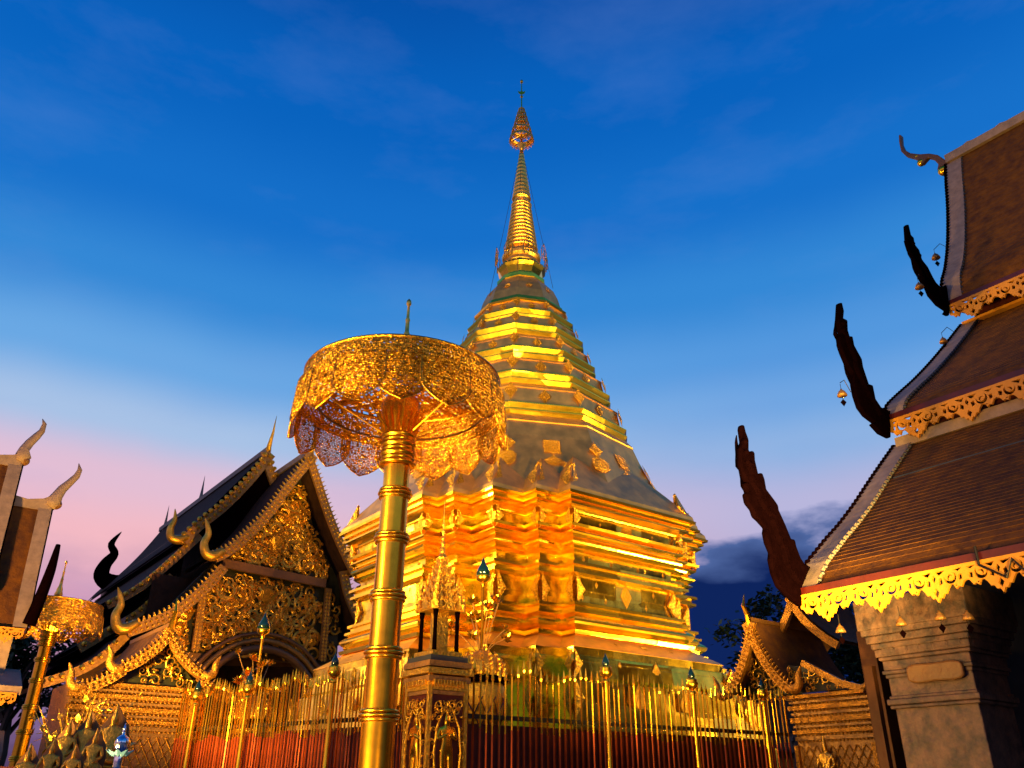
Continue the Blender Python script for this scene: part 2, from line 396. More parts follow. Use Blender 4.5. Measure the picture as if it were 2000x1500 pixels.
loft('sloping_ledge', P((4.12, .62), (4.14, .60), (4.42, .16), (4.44, .12)), redent, M_['goldup'])
loft('base_moulding', P((4.44, .20), (4.52, .22), (4.54, .12))+torus(4.56, 4.86, .06, .16, 7)+P((4.88, .14), (4.93, .14), (4.95, .04), (5.02, .04), (5.04, .10), (5.10, .10), (5.12, 0)), redent, M_['gmold'])
loft('waist', P((5.12, -.08), (5.66, -.08)), redent, M_['gold'])
loft('band_moulding', P((5.66, 0), (5.70, .10), (5.76, .10), (5.78, .03), (5.84, .03), (5.86, .13), (5.92, .13), (5.94, 0)), redent, M_['gmold'])
loft('waist', P((5.94, -.07), (6.14, -.07)), redent, M_['gold'])
loft('middle_moulding', P((6.14, .02), (6.18, .08), (6.22, .02))+torus(6.24, 6.44, .0, .13, 6)+P((6.46, .06),)+torus(6.48, 6.62, .06, .10, 5)+P((6.64, .20), (6.70, .22), (6.72, .12)), redent, M_['gmold'])
loft('recessed_frieze', P((6.72, .04), (6.94, .06)), redent, M_['gold'])
loft('cornice', cav(6.94, .12, 7.06, .24)+P((7.08, .28), (7.12, .28), (7.13, .22), (7.16, .22), (7.17, .32), (7.22, .33), (7.23, .30), (7.26, .30), (7.27, .40), (7.33, .41)), redent, M_['gmold'])
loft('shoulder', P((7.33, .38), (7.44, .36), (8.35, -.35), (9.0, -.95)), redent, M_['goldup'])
NS = 10
def NA(k): return 227+360/NS*k
def octo(R0):
    return [(R0*math.cos(R_(NA(k))), R0*math.sin(R_(NA(k)))) for k in range(NS)]
def oct_mold(z0, z1, r):
    h = z1-z0
    return [(z0, r-.03), (z0+.02*h, r), (z0+.34*h, r+.10), (z0+.40*h, r+.10), (z0+.42*h, r-.01), (z0+.46*h, r-.01), (z0+.80*h, r+.09), (z0+.86*h, r+.09), (z0+.88*h, r-.03), (z1, r-.06)]
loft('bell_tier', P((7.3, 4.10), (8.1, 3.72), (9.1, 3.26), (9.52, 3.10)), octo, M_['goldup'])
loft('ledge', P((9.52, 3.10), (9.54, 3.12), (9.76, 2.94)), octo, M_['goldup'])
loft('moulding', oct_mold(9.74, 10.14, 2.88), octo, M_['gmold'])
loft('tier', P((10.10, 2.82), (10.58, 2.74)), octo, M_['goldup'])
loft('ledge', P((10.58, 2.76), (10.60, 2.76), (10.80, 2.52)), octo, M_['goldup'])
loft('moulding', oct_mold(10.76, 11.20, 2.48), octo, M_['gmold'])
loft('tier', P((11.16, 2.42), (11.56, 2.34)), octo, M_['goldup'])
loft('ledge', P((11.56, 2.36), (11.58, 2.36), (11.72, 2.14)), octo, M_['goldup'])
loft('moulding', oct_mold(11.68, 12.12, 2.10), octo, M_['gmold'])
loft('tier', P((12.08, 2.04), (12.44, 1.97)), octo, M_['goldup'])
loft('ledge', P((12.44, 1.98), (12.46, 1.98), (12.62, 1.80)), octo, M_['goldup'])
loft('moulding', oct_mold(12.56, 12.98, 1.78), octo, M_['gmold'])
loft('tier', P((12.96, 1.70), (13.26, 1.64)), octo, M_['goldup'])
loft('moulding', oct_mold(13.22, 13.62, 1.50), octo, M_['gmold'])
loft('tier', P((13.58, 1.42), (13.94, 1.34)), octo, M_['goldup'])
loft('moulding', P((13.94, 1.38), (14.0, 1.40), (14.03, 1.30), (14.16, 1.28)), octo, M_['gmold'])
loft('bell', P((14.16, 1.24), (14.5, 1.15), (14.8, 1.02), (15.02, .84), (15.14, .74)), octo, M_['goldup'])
loft('harmika', P((15.14, .70), (15.18, .74), (15.3, .74), (15.33, .60), (15.45, .58), (15.62, .66), (15.72, .74), (15.8, .72), (15.84, .56)), octo, M_['gmold'])
b = MB(); b.lathe([(.54, 15.84), (.60, 15.9), (.52, 15.98), (.50, 16.1), (.58, 16.16), (.60, 16.24), (.52, 16.3), (.48, 16.42), (.40, 16.5)], 24, WC)
b.build('lotus_ring', M_['spire'], chedi, smooth=True, angle=.6)
nr = 12
for k in range(nr):
    z0 = 16.50+k*.145; r = .50-k*.0175
    MB().lathe([(r-.05, z0), (r, z0+.03), (r+.012, z0+.06), (r, z0+.09), (r-.06, z0+.145)], 24, WC).build('spire_ring', M_['spire'], chedi, smooth=True)
b = MB(); pr = [(.30, 18.22), (.33, 18.26), (.25, 18.36), (.22, 18.5)]
z = 18.5
while z < 20.4:
    r = .24*(1-(z-18.5)/2.2)+.04; pr += [(r, z), (r*1.10, z+.02), (r*.95, z+.08)]; z += .16
pr += [(.05, 20.55)]
b.lathe(pr, 16, WC); b.build('needle_spire', M_['spire'], chedi, smooth=True)
MB().lathe([(.045, 20.5), (.07, 20.62), (.13, 20.72), (.15, 20.78), (.05, 20.84), (.03, 21.0)], 14, WC).build('lotus_cup', M_['spire'], chedi, smooth=True)
MB().lathe([(.028, 20.8), (.02, 23.0), (.012, 23.62)], 8, WC).build('finial_rod', M_['pole'], chedi)
for k, (zz_, r0, hh) in enumerate([(21.08, .38, .32), (21.42, .31, .26), (21.70, .24, .22), (21.94, .19, .20), (22.14, .145, .18), (22.32, .10, .15)]):
    c = MB(); n = 18
    # pierced crown ring: bands, hanging leaves and spokes
    for zc, rr in ((zz_, r0), (zz_-hh*.45, r0*1.06)):
        c.tube([WC @ Vector((rr*math.cos(2*math.pi*i/n), rr*math.sin(2*math.pi*i/n), zc)) for i in range(n+1)], .014, 5)
    for i in range(n):
        a0 = 2*math.pi*i/n; p = WC @ Vector((r0*math.cos(a0), r0*math.sin(a0), zz_)); q_ = WC @ Vector((r0*1.08*math.cos(a0), r0*1.08*math.sin(a0), zz_-hh*.72))
        c.tube([p, q_], [.016, .007], 4)
        if i % 3 == 0: c.tube([p, WC @ Vector((0, 0, zz_+hh*.4))], .011, 4)
    c.lathe([(r0*.80, zz_+hh*.22), (r0*.96, zz_+.02), (r0, zz_), (r0*1.04, zz_-hh*.34)], n, WC, cap=False)
    c.build('tiered_parasol', M_['spire'], chedi)
c = MB(); c.ball(WC @ Vector((0, 0, 22.9)), .05); c.ball(WC @ Vector((0, 0, 23.6)), .055, sz=1.4)
for s in (-1, 1): c.prism([(0, 0), (.10*s, .06), (.13*s, .16), (.05*s, .12), (0, .2)], WC @ T(0, 0, 23.0) @ RZ(-R_(YAW)) @ Matrix.Rotation(R_(90), 4, 'X'), .02)
c.build('finial', M_['pole'], chedi)
# guy wires from the needle spire down to the bell
for a0 in (10, 100, 190, 280):
    p0 = WC @ Vector((.07*math.cos(R_(a0+35)), .07*math.sin(R_(a0+35)), 20.3)); p1 = WC @ Vector((.95*math.cos(R_(a0+35)), .95*math.sin(R_(a0+35)), 15.1))
    MB().tube([p0, (p0+p1)/2-UP*.05, p1], .006, 4).build('guy_wire', M_['iron'], chedi)
# pierced screens standing round the lotus ring
for k in range(8):
    a0 = R_(45*k+22.5); p = WC @ Vector((.78*math.cos(a0), .78*math.sin(a0), 15.9)); c = MB()
    t_ = WC.to_3x3() @ Vector((-math.sin(a0), math.cos(a0), 0))
    for s in (-1, 0, 1): c.tube([p+t_*.12*s, p+t_*.15*s+UP*.35, p+t_*.02*s+UP*.62], [.018, .014, .006], 4)
    c.tube([p-t_*.14+UP*.2, p+t_*.14+UP*.2], .012, 4)
    c.build('leaf_screen', M_['fili'], chedi)

# ornaments (fretted gilt plaques): shapes in local xy with a raised boss
def plaque(kind):
    if kind == 'diamond': pl = [(0, -1), (.22, -.55), (.58, -.2), (.72, 0), (.58, .2), (.22, .55), (0, 1), (-.22, .55), (-.58, .2), (-.72, 0), (-.58, -.2), (-.22, -.55)]
    elif kind == 'lozenge': pl = [(0, -1), (.62, 0), (0, 1), (-.62, 0)]
    elif kind == 'square': pl = [(-.8, -.8), (-.3, -.72), (0, -.85), (.3, -.72), (.8, -.8), (.72, -.3), (.85, 0), (.72, .3), (.8, .8), (.3, .72), (0, .85), (-.3, .72), (-.8, .8), (-.72, .3), (-.85, 0), (-.72, -.3)]
    elif kind == 'fan': pl = [(-1.5, -.45), (-1.1, -.7), (-.6, -.5), (0, -.62), (.6, -.5), (1.1, -.7), (1.5, -.45), (1.15, -.1), (.75, .3), (.35, .45), (0, .85), (-.35, .45), (-.75, .3), (-1.15, -.1)]
    elif kind == 'disc': pl = [(.9*math.cos(R_(20*k))*(1+.08*(k % 2)), .9*math.sin(R_(20*k))*(1+.08*(k % 2))) for k in range(18)]
    n = len(pl); vs = [(x, y, 0) for x, y in pl]+[(x, y, .10) for x, y in pl]+[(x*.72, y*.72, .10) for x, y in pl]+[(x*.55, y*.55, .22) for x, y in pl]+[(x*.22, y*.22, .16) for x, y in pl]+[(0, 0, .34)]
    fs = [(r*n+i, r*n+(i+1) % n, (r+1)*n+(i+1) % n, (r+1)*n+i) for r in range(4) for i in range(n)]+[(4*n+i, 4*n+(i+1) % n, 5*n) for i in range(n)]
    return MB().add(vs, fs).mesh(kind+'_ornament', M_['plaque'])
PQ = {k: plaque(k) for k in ('diamond', 'lozenge', 'square', 'fan', 'disc')}
def put(kind, p, nrm, size, up=UP, sx=1.0):
    """plaque on a surface; p, nrm in the stupa's local frame"""
    nrm = Vector(nrm).normalized(); x = up.cross(nrm).normalized(); y = nrm.cross(x)
    M = Matrix.Identity(4)
    for i in range(3): M[i][0] = x[i]*size*sx; M[i][1] = y[i]*size; M[i][2] = nrm[i]*size*.35; M[i][3] = p[i]
    o = bpy.data.objects.new(kind+'_ornament', PQ[kind]); col.objects.link(o); o.parent = chedi; o.matrix_basis = M
    return o
def vis(p):      # keep plaques on the sides that a viewer in the court can see
    w_ = WC.to_3x3() @ Vector((p[0], p[1], 0)); return w_.y < .75*abs(w_.x)+.2
def facet_pt(R0, k, f):   # k-th facet of an octagon, f along it
    a = Vector((math.cos(R_(NA(k))), math.sin(R_(NA(k))), 0))*R0; b2 = Vector((math.cos(R_(NA(k+1))), math.sin(R_(NA(k+1))), 0))*R0
    return a.lerp(b2, f), Vector((math.cos(R_(NA(k+.5))), math.sin(R_(NA(k+.5))), 0))
for zc, R0, tilt, s in ((13.78, 1.39, .2, .15), (13.12, 1.69, .2, .165), (12.28, 2.02, .2, .19), (11.38, 2.40, .2, .215), (10.36, 2.80, .17, .23)):
    for k in range(NS):
        p, nn = facet_pt(R0, k, .5)
        if not vis(p): continue
        put('diamond', Vector((p.x, p.y, zc)), (nn.x, nn.y, tilt), s)
        a = Vector((math.cos(R_(NA(k))), math.sin(R_(NA(k))), 0)); put('diamond', Vector((a.x*R0*1.005, a.y*R0*1.005, zc+.08)), (a.x, a.y, tilt), s*1.15, sx=.9)
for k in range(NS):
    p, nn = facet_pt(1.09, k, .5)
    if vis(p): put('disc', Vector((p.x, p.y, 14.66)), (nn.x, nn.y, .55), .10)
    p, nn = facet_pt(1.25, k, .5)
    if vis(p): put('diamond', Vector((p.x, p.y, 14.10)), (nn.x, nn.y, .3), .05)
    p, nn = facet_pt(3.0, k, .5)
    if vis(p): put('diamond', Vector((p.x, p.y, 9.64)), (nn.x, nn.y, .9), .12)
    p, nn = facet_pt(2.64, k, .5)
    if vis(p): put('diamond', Vector((p.x, p.y, 10.70)), (nn.x, nn.y, .9), .06)
    for f, kind1, kind2 in ((.5, 'square', 'fan'), (0, 'diamond', 'disc')):
        p, nn = facet_pt(3.40+.02, k, f)
        if f == 0: nn = Vector((math.cos(R_(NA(k))), math.sin(R_(NA(k))), 0)); 
        if not vis(p): continue
        put(kind1, Vector((p.x, p.y, 8.80)), (nn.x, nn.y, .42), .26)
        p, nn2 = facet_pt(3.59, k, f); put(kind2, Vector((p.x, p.y, 8.38)), (nn.x, nn.y, .42), .24 if f else .25)
# leaf plaques on every projecting corner of the shoulder and of the recessed frieze
def cvx(o, q=(1.53, 2.13, 2.93, 3.38, 3.78)):
    a, b_, m, c, h = [v+o for v in q]
    base = [(a, h), (b_, c), (m, m), (c, b_), (h, a)]
    return [((x*ca+y*sa, -x*sa+y*ca), (ca+sa, -sa+ca)) for ca, sa in ((1, 0), (0, 1), (-1, 0), (0, -1)) for x, y in base]
def folded(name, size, hgt):
    """plaque bent round a 90 degree corner; corner edge is local y, faces run to -x and -z"""
    vs = []; fs = []
    outl = [(0, -1), (.55, -.30), (.85, .0), (.5, .35), (0, 1)]
    for s in (0, 1):
        k = len(vs)
        for d in (0.0, .06):
            for x, y in outl: vs.append(((-x*size if s == 0 else d), y*hgt, (d if s == 0 else -x*size)))
        for i in range(4): fs.append((k+i, k+i+1, k+5+i+1, k+5+i))
        fs.append(tuple(k+5+i for i in range(5)))
    return MB().add(vs, fs).mesh(name, M_['plaque'])
FO = folded('corner_leaf', .27, .36); FS = folded('corner_leaf', .10, .10); FB = folded('corner_leaf', .22, .26)
def put_corner(me, x, y, z, sgn, lean=0.0):
    # sgn: outward diagonal (sx, sy)
    sx = 1 if sgn[0] > 0 else -1; sy = 1 if sgn[1] > 0 else -1
    M = Matrix.Identity(4)
    xa = Vector((sx, 0, 0)); za = Vector((0, sy, 0)); ya = Vector((-sx*lean, -sy*lean, 1)).normalized()
    for i in range(3): M[i][0] = xa[i]; M[i][1] = ya[i]; M[i][2] = za[i]; M[i][3] = (x, y, z)[i]
    o = bpy.data.objects.new('corner_leaf', me); col.objects.link(o); o.parent = chedi; o.matrix_basis = M
for (x, y), s in cvx(.17+.01):
    if vis((x, y)): put_corner(FO, x, y, 7.70, s, .72)
for (x, y), s in cvx(.13):
    if vis((x, y)): put_corner(FB, x, y, 6.83, s)
for (x, y), s in cvx(-.06):
    if vis((x, y)): put_corner(FO, x, y, 5.39, s)
for (x, y), s in cvx(.70):
    if vis((x, y)): put_corner(FB, x, y, 3.78, s)
for (x, y), s in cvx(.92):
    if vis((x, y)): put_corner(FO, x, y, 3.15, s)
def face_row(o, z, kind, size, offs, tilt=0.0):
    h = 3.78+o
    for k in range(4):
        ca, sa = (1, 0, -1, 0)[k], (0, 1, 0, -1)[k]
        for f in offs:
            x, y = f, h; X_, Y_ = x*ca+y*sa, -x*sa+y*ca; nx, ny = sa, ca
            wv = WC.to_3x3() @ Vector((nx, ny, 0))
            if wv.y < 0: put(kind, Vector((X_, Y_, z)), (nx, ny, tilt), size)
face_row(-.08, 5.42, 'lozenge', .26, (0,)); face_row(-.08, 5.55, 'lozenge', .07, (-.85, .85)); face_row(-.08, 5.24, 'lozenge', .07, (-.6, .6, -1.25, 1.25))
face_row(-.07, 6.04, 'lozenge', .07, (-1.2, -.4, .4, 1.2)); face_row(.05, 6.83, 'disc', .17, (0,)); face_row(.05, 6.84, 'lozenge', .06, (-.8, .8))
face_row(.16, 7.62, 'lozenge', .20, (-.7, .7), .8); face_row(.36, 4.30, 'diamond', .13, (0,), 1.4); face_row(.36, 4.30, 'diamond', .07, (-.8, .8), 1.4)
face_row(.66, 3.80, 'lozenge', .20, (0,)); face_row(.66, 3.84, 'lozenge', .08, (-1., 1.)); face_row(.92, 3.2, 'lozenge', .28, (-.5, .8))

# ================================================================== CEREMONIAL UMBRELLAS
def lattice_mesh(name, pts_fn, nu, nv, tube_r, mt, fill=.16, seed=1, edge=True, mask=None):
    """pierced sheet: jittered cell net over (u,v), every cell an open ring of metal; pts_fn(u,v)->local point"""
    r = random.Random(seed); me = MB(); V = {}
    for i in range(nu+1):
        for j in range(nv+1):
            ju = r.uniform(-.42, .42) if 0 < i < nu else 0; jv = r.uniform(-.42, .42) if 0 < j < nv else 0
            V[i, j] = ((i+ju+(.5 if j % 2 and 0 < i < nu else 0))/nu, (j+jv)/nv)
    for i in range(nu):
        for j in range(nv):
            c = [V[i, j], V[i+1, j], V[i+1, j+1], V[i, j+1]]
            if mask and not all(mask(*p) for p in c): continue
            P4 = [Vector(pts_fn(*p)) for p in c]
            cc = sum(P4, Vector())/4
            if r.random() < fill: k = 0.0
            else: k = r.uniform(.38, .66)
            n_ = (P4[1]-P4[0]).cross(P4[3]-P4[0]).normalized()*tube_r
            if k == 0.0: me.add(P4+[cc+n_*2], [(0, 1, 4), (1, 2, 4), (2, 3, 4), (3, 0, 4)])
            else:
                I = [p.lerp(cc, k) for p in P4]; mid = [P4[q].lerp(I[q], .5)+n_ for q in range(4)]
                fs = []
                for q in range(4):
                    w2 = (q+1) % 4; fs += [(q, w2, 4+w2, 4+q), (4+q, 4+w2, 8+w2, 8+q)]
                me.add(P4+mid+I, fs)
    return me
def umbrella(base, label, rz=0.0, detail=True):
    t = thing('ceremonial_umbrella', label, 'umbrella', base, rz, 'gilded umbrellas standing round the stupa')
    W = wm(t); HR = 3.42+1.6-0   # height of the lower rim
    zt = 5.56                    # upper rim
    r_top, r_bot = 1.03, 1.095
    # pole segments and collars
    zs = [0, .55, 1.10, 1.68, 2.22, 2.76, 3.28, 3.84, 4.30, 4.62]
    for i in range(len(zs)-1):
        r0 = .165-.004*i; z0, z1 = zs[i]+.03, zs[i+1]-.03
        MB().lathe([(r0, z0), (r0*.985, (z0+z1)/2), (r0, z1)], 40, W).build('pole_segment', M_['pole'], t, smooth=True, angle=.7)
    for i, z in enumerate(zs[1:-1]):
        r0 = .175-.004*i; pr = []
        for k, zc in enumerate((z-.036, z, z+.036)):
            rr = r0+.012+(.012 if k == 1 else 0)
            pr += [(r0-.01, zc-.02), (rr, zc-.012), (rr+.004, zc), (rr, zc+.012), (r0-.01, zc+.02)]
        MB().lathe(pr, 40, W).build('collar', M_['pole'], t, smooth=True)
    pr = []
    for k in range(7):
        zc = 4.62+k*.05; rr = .170+(.018 if k % 2 == 0 else .006)-.001*k
        pr += [(rr-.014, zc-.02), (rr, zc-.01), (rr, zc+.01), (rr-.014, zc+.02)]
    MB().lathe(pr, 40, W).build('collar', M_['pole'], t, smooth=True)
    MB().lathe([(.14, 4.92), (.15, 4.98), (.17, 5.05), (.20, 5.16), (.21, 5.28), (.17, 5.36), (.10, 5.42), (.04, 5.5)], 32, W).build('lotus_capital', M_['pole'], t, smooth=True)
    pb = MB()
    for k in range(16):
        a = 2*math.pi*k/16; d = Vector((math.cos(a), math.sin(a), 0))
        pb.tube([W @ (d*.15+UP*4.94), W @ (d*.19+UP*5.05), W @ (d*.235+UP*5.22)], [.024, .018, .005], 4)
    pb.build('petal_ring', M_['pole'], t)
    # ribs and struts under the top
    for k in range(8):
        a = 2*math.pi*k/8+.2; d = Vector((math.cos(a), math.sin(a), 0))
        MB().tube([W @ (d*.12+UP*5.5), W @ (d*(r_top-.02)+UP*(zt-.05))], .012, 6).build('rib', M_['pole'], t)
        MB().tube([W @ (d*.18+UP*4.96), W @ (d*(r_top*.8)+UP*(zt-.22))], .009, 6).build('strut', M_['pole'], t)
    ring = [W @ Vector(((r_top*.86)*math.cos(R_(10*k)), (r_top*.86)*math.sin(R_(10*k)), zt-.30)) for k in range(37)]
    MB().tube(ring, .012, 5).build('hoop', M_['wood'], t)
    ring = [W @ Vector((r_top*math.cos(R_(5*k)), r_top*math.sin(R_(5*k)), zt)) for k in range(73)]
    MB().tube(ring, .018, 6).build('hoop', M_['fili'], t)
    # top: low pierced cone
    nu = 90 if detail else 36
    top = lattice_mesh('crown', lambda u, v: W @ Vector(((1-v*.95)*r_top*math.cos(2*math.pi*u), (1-v*.95)*r_top*math.sin(2*math.pi*u), zt+.01+.10*v)), nu, 14, .006, None, fill=.5, seed=3)
    top.build('canopy_top', M_['fili'], t)
    # upper drum band
    z_split = zt-.30
    def drum(u, v):
        a = 2*math.pi*u; bulge = .015*math.sin(v*math.pi)
        r = r_top+(r_bot-r_top)*v*.55+bulge; return W @ Vector((r*math.cos(a), r*math.sin(a), zt-v*.34))
    lattice_mesh('drum', drum, 330 if detail else 70, 17, .0035, None, fill=.66, seed=5).build('canopy_band', M_['fili'], t)
    # sixteen hanging petals, each a pierced panel with a rim
    n = 16
    for k in range(n):
        a0 = 2*math.pi*(k+.35)/n; hw = math.pi/n*1.22; H = .49; outy = .012*(k % 2)
        def pf(u, v, a0=a0, hw=hw, outy=outy):
            # u across, v down; width narrows to a pointed tip
            wv = 1.0 if v < .5 else max(0.0, math.cos((v-.5)/.5*math.pi/2))**.75
            a = a0+(u-.5)*2*hw*wv; r = r_top+.022+(r_bot-r_top)*(.35+.65*v)+.02*math.sin(math.pi*u)+outy
            return W @ Vector((r*math.cos(a), r*math.sin(a), zt-.22-v*H))
        m = lattice_mesh('petal', pf, 26 if detail else 7, 26 if detail else 7, .0035, None, fill=.30 if k % 2 else .12, seed=20+k)
        o = m.build('canopy_petal', M_['fili'], t)
        rim = [pf(0, v/12) for v in range(0, 13)]+[pf(1, v/12) for v in range(12, -1, -1)]
        rimm = MB(); rimm.tube(rim, .008, 5); rimm.build('petal_rim', M_['fili'], o)
    # spire
    MB().lathe([(.10, zt+.14), (.12, zt+.17), (.085, zt+.21), (.095, zt+.25), (.065, zt+.32), (.07, zt+.36), (.04, zt+.44), (.03, zt+.58), (.036, zt+.60), (.024, zt+.63),
                (.022, zt+.76), (.028, zt+.78), (.018, zt+.81), (.014, zt+.96), (.030, zt+.99), (.026, zt+1.03), (.004, zt+1.06)], 16, W).build('umbrella_spire', M_['spire'], t, smooth=True, angle=.8)
    return t
pb_ = at_y(731, 1535, 8.0); umbrella((pb_.x, 8.0, 0), 'large gilded umbrella with pierced petals in the foreground')
pb_ = at_y(22, 1535, 20.0); umbrella((pb_.x, 20.0, 0), 'small distant gilded umbrella beside the left hall', .1, detail=False)

# ================================================================== FENCES
FC = Vector((-.78, 10.3, 0)); FLe = Vector((-4.95, 13.4, 0)); FRe = Vector((4.16, 13.4, 0))
bar_m = MB()
bar_m.tube([(0, 0, 0), (0, 0, 2.40)], .014, 5); nlow = len(bar_m.f)
bar_m.tube([(0, 0, 2.40), (0, 0, 3.04)], .013, 5); bar_m.lathe([(.013, 3.04), (.022, 3.07), (.014, 3.12), (.002, 3.2)], 5)
BAR = bar_m.mesh('bar', M_['redm']); BAR.materials.append(M_['pole'])
for p_ in BAR.polygons:
    if sum(BAR.vertices[i].co.z for i in p_.vertices)/len(p_.vertices) > 2.41: p_.material_index = 1
def fence(A, B, n, label, posts, hgts):
    t = thing('fence', label, 'fence', (A.x, A.y, 0), 0)
    d = (B-A).normalized(); Lh = (B-A).length; nn = d.cross(UP)
    if nn.y > 0: nn = -nn
    RH = hgts
    for z, th_ in ((RH, .05), (1.0, .05), (.25, .06)):
        MB().bar(A+UP*z, B+UP*z, .05, th_).build('rail', M_['iron' if z > 2 else 'redm'], t)
    MB().bar(A-nn*.30+UP*(RH/2-.03), B-nn*.30+UP*(RH/2-.03), .02, RH-.06).build('backing_panel', M_['red'], t)
    MB().bar(A-nn*.0+UP*.12, B+UP*.12, .40, .24).build('kerb', M_['ochre'], t)
    for i in range(n):
        f = (i+.5)/n; p = A.lerp(B, f)
        o = link('bar', BAR, t, Matrix.Translation(p+nn*(.03+.004*rnd.random())) @ RZ(rnd.uniform(0, 1)) @ Matrix.Rotation(rnd.uniform(-.0025, .0025), 4, 'Y'))
        o.scale = (1, 1, (RH+.62+.05*math.sin(f*40)+rnd.uniform(-.03, .03))/3.2)
    for f, hh in posts:
        p = A.lerp(B, f)+nn*.12; Wp = Matrix.Translation(p)
        o = MB().lathe([(.045, 0), (.040, 1.6), (.046, 1.62), (.046, 1.66), (.038, 1.68), (.032, hh-.30), (.045, hh-.29), (.045, hh-.26), (.030, hh-.24)], 14, Wp).build('post', M_['pole'], t, smooth=True, angle=.8)
        MB().lathe([(.02, hh-.24), (.075, hh-.20), (.09, hh-.15), (.07, hh-.12), (.08, hh-.10), (.05, hh-.08)], 14, Wp).build('lotus_cup', M_['pole'], o, smooth=True)
        MB().lathe([(.04, hh-.09), (.052, hh-.06), (.045, hh-.02), (.020, hh+.03), (.003, hh+.08)], 14, Wp).build('bud', M_['teal'], o, smooth=True)
    return t
RH = 2.42
fence(FC, FLe, 84, 'red and gilt railing left of the carved corner pillar', [(.34, 3.16), (.67, 3.05), (.90, 3.02)], RH)
fence(FC, FRe, 66, 'red and gilt railing right of the carved corner pillar', [(.40, 3.20), (.66, 3.15), (.90, 3.10)], RH)

# ---------- figures for reliefs and statues (skin modifier, one continuous mesh)
def figure_mesh(name, kind, mt):
    if kind == 'stand':     # hands joined at the chest, pointed crown
        V = {'pel': (0, 0, .52, .085), 'bel': (0, 0, .60, .070), 'che': (0, 0, .72, .090), 'nek': (0, 0, .80, .034), 'hd': (0, .01, .865, .052), 'cr': (0, 0, .94, .030), 'tip': (0, 0, 1.06, .008),
             'sl': (-.10, 0, .76, .036), 'el': (-.145, .02, .63, .028), 'hl': (-.02, .08, .69, .020), 'sr': (.10, 0, .76, .036), 'er': (.145, .02, .63, .028), 'hr': (.02, .08, .69, .020),
             'll': (-.055, 0, .46, .058), 'kl': (-.055, .015, .27, .044), 'al': (-.05, 0, .07, .030), 'fl': (-.055, .06, .03, .026),
             'lr': (.055, 0, .46, .058), 'kr': (.055, .015, .27, .044), 'ar': (.05, 0, .07, .030), 'fr': (.055, .06, .03, .026)}
        E_ = 'pel-bel bel-che che-nek nek-hd hd-cr cr-tip che-sl sl-el el-hl che-sr sr-er er-hr pel-ll ll-kl kl-al al-fl pel-lr lr-kr kr-ar ar-fr'
    else:                   # cross-legged, one hand over the knee
        V = {'pel': (0, 0, .14, .14), 'bel': (0, 0, .30, .10), 'che': (0, 0, .48, .13), 'nek': (0, 0, .61, .048), 'hd': (0, .01, .71, .080), 'cr': (0, 0, .81, .045), 'tip': (0, 0, .98, .012),
             'sl': (-.16, 0, .54, .055), 'el': (-.21, .03, .36, .042), 'hl': (-.05, .16, .22, .032), 'sr': (.16, 0, .54, .055), 'er': (.22, .05, .36, .042), 'hr': (.22, .20, .17, .030),
             'll': (-.26, .10, .09, .075), 'al': (0, .24, .07, .050), 'lr': (.26, .10, .09, .075), 'ar': (.03, .22, .12, .045)}
        E_ = 'pel-bel bel-che che-nek nek-hd hd-cr cr-tip che-sl sl-el el-hl che-sr sr-er er-hr pel-ll ll-al pel-lr lr-ar'
    ks = list(V); me = bpy.data.meshes.new(name)
    me.from_pydata([V[k][:3] for k in ks], [tuple(ks.index(a) for a in e.split('-')) for e in E_.split()], [])
    ob = bpy.data.objects.new(name, me); col.objects.link(ob)
    md = ob.modifiers.new('s', 'SKIN'); md.use_smooth_shade = True
    for sv, k in zip(me.skin_vertices[0].data, ks): sv.radius = (V[k][3], V[k][3])
    me.skin_vertices[0].data[0].use_root = True
    s2 = ob.modifiers.new('d', 'SUBSURF'); s2.levels = 2; s2.render_levels = 2
    dg = bpy.context.evaluated_depsgraph_get(); dg.update()
    m2 = bpy.data.meshes.new_from_object(ob.evaluated_get(dg)); bpy.data.objects.remove(ob)
    m2.name = name; m2.materials.clear(); m2.materials.append(mt); m2.shade_smooth()
    return m2
FIG_S = figure_mesh('relief_figure', 'stand', M_['pole'])
FIG_B = figure_mesh('seated_figure', 'sit', M_['statue'])

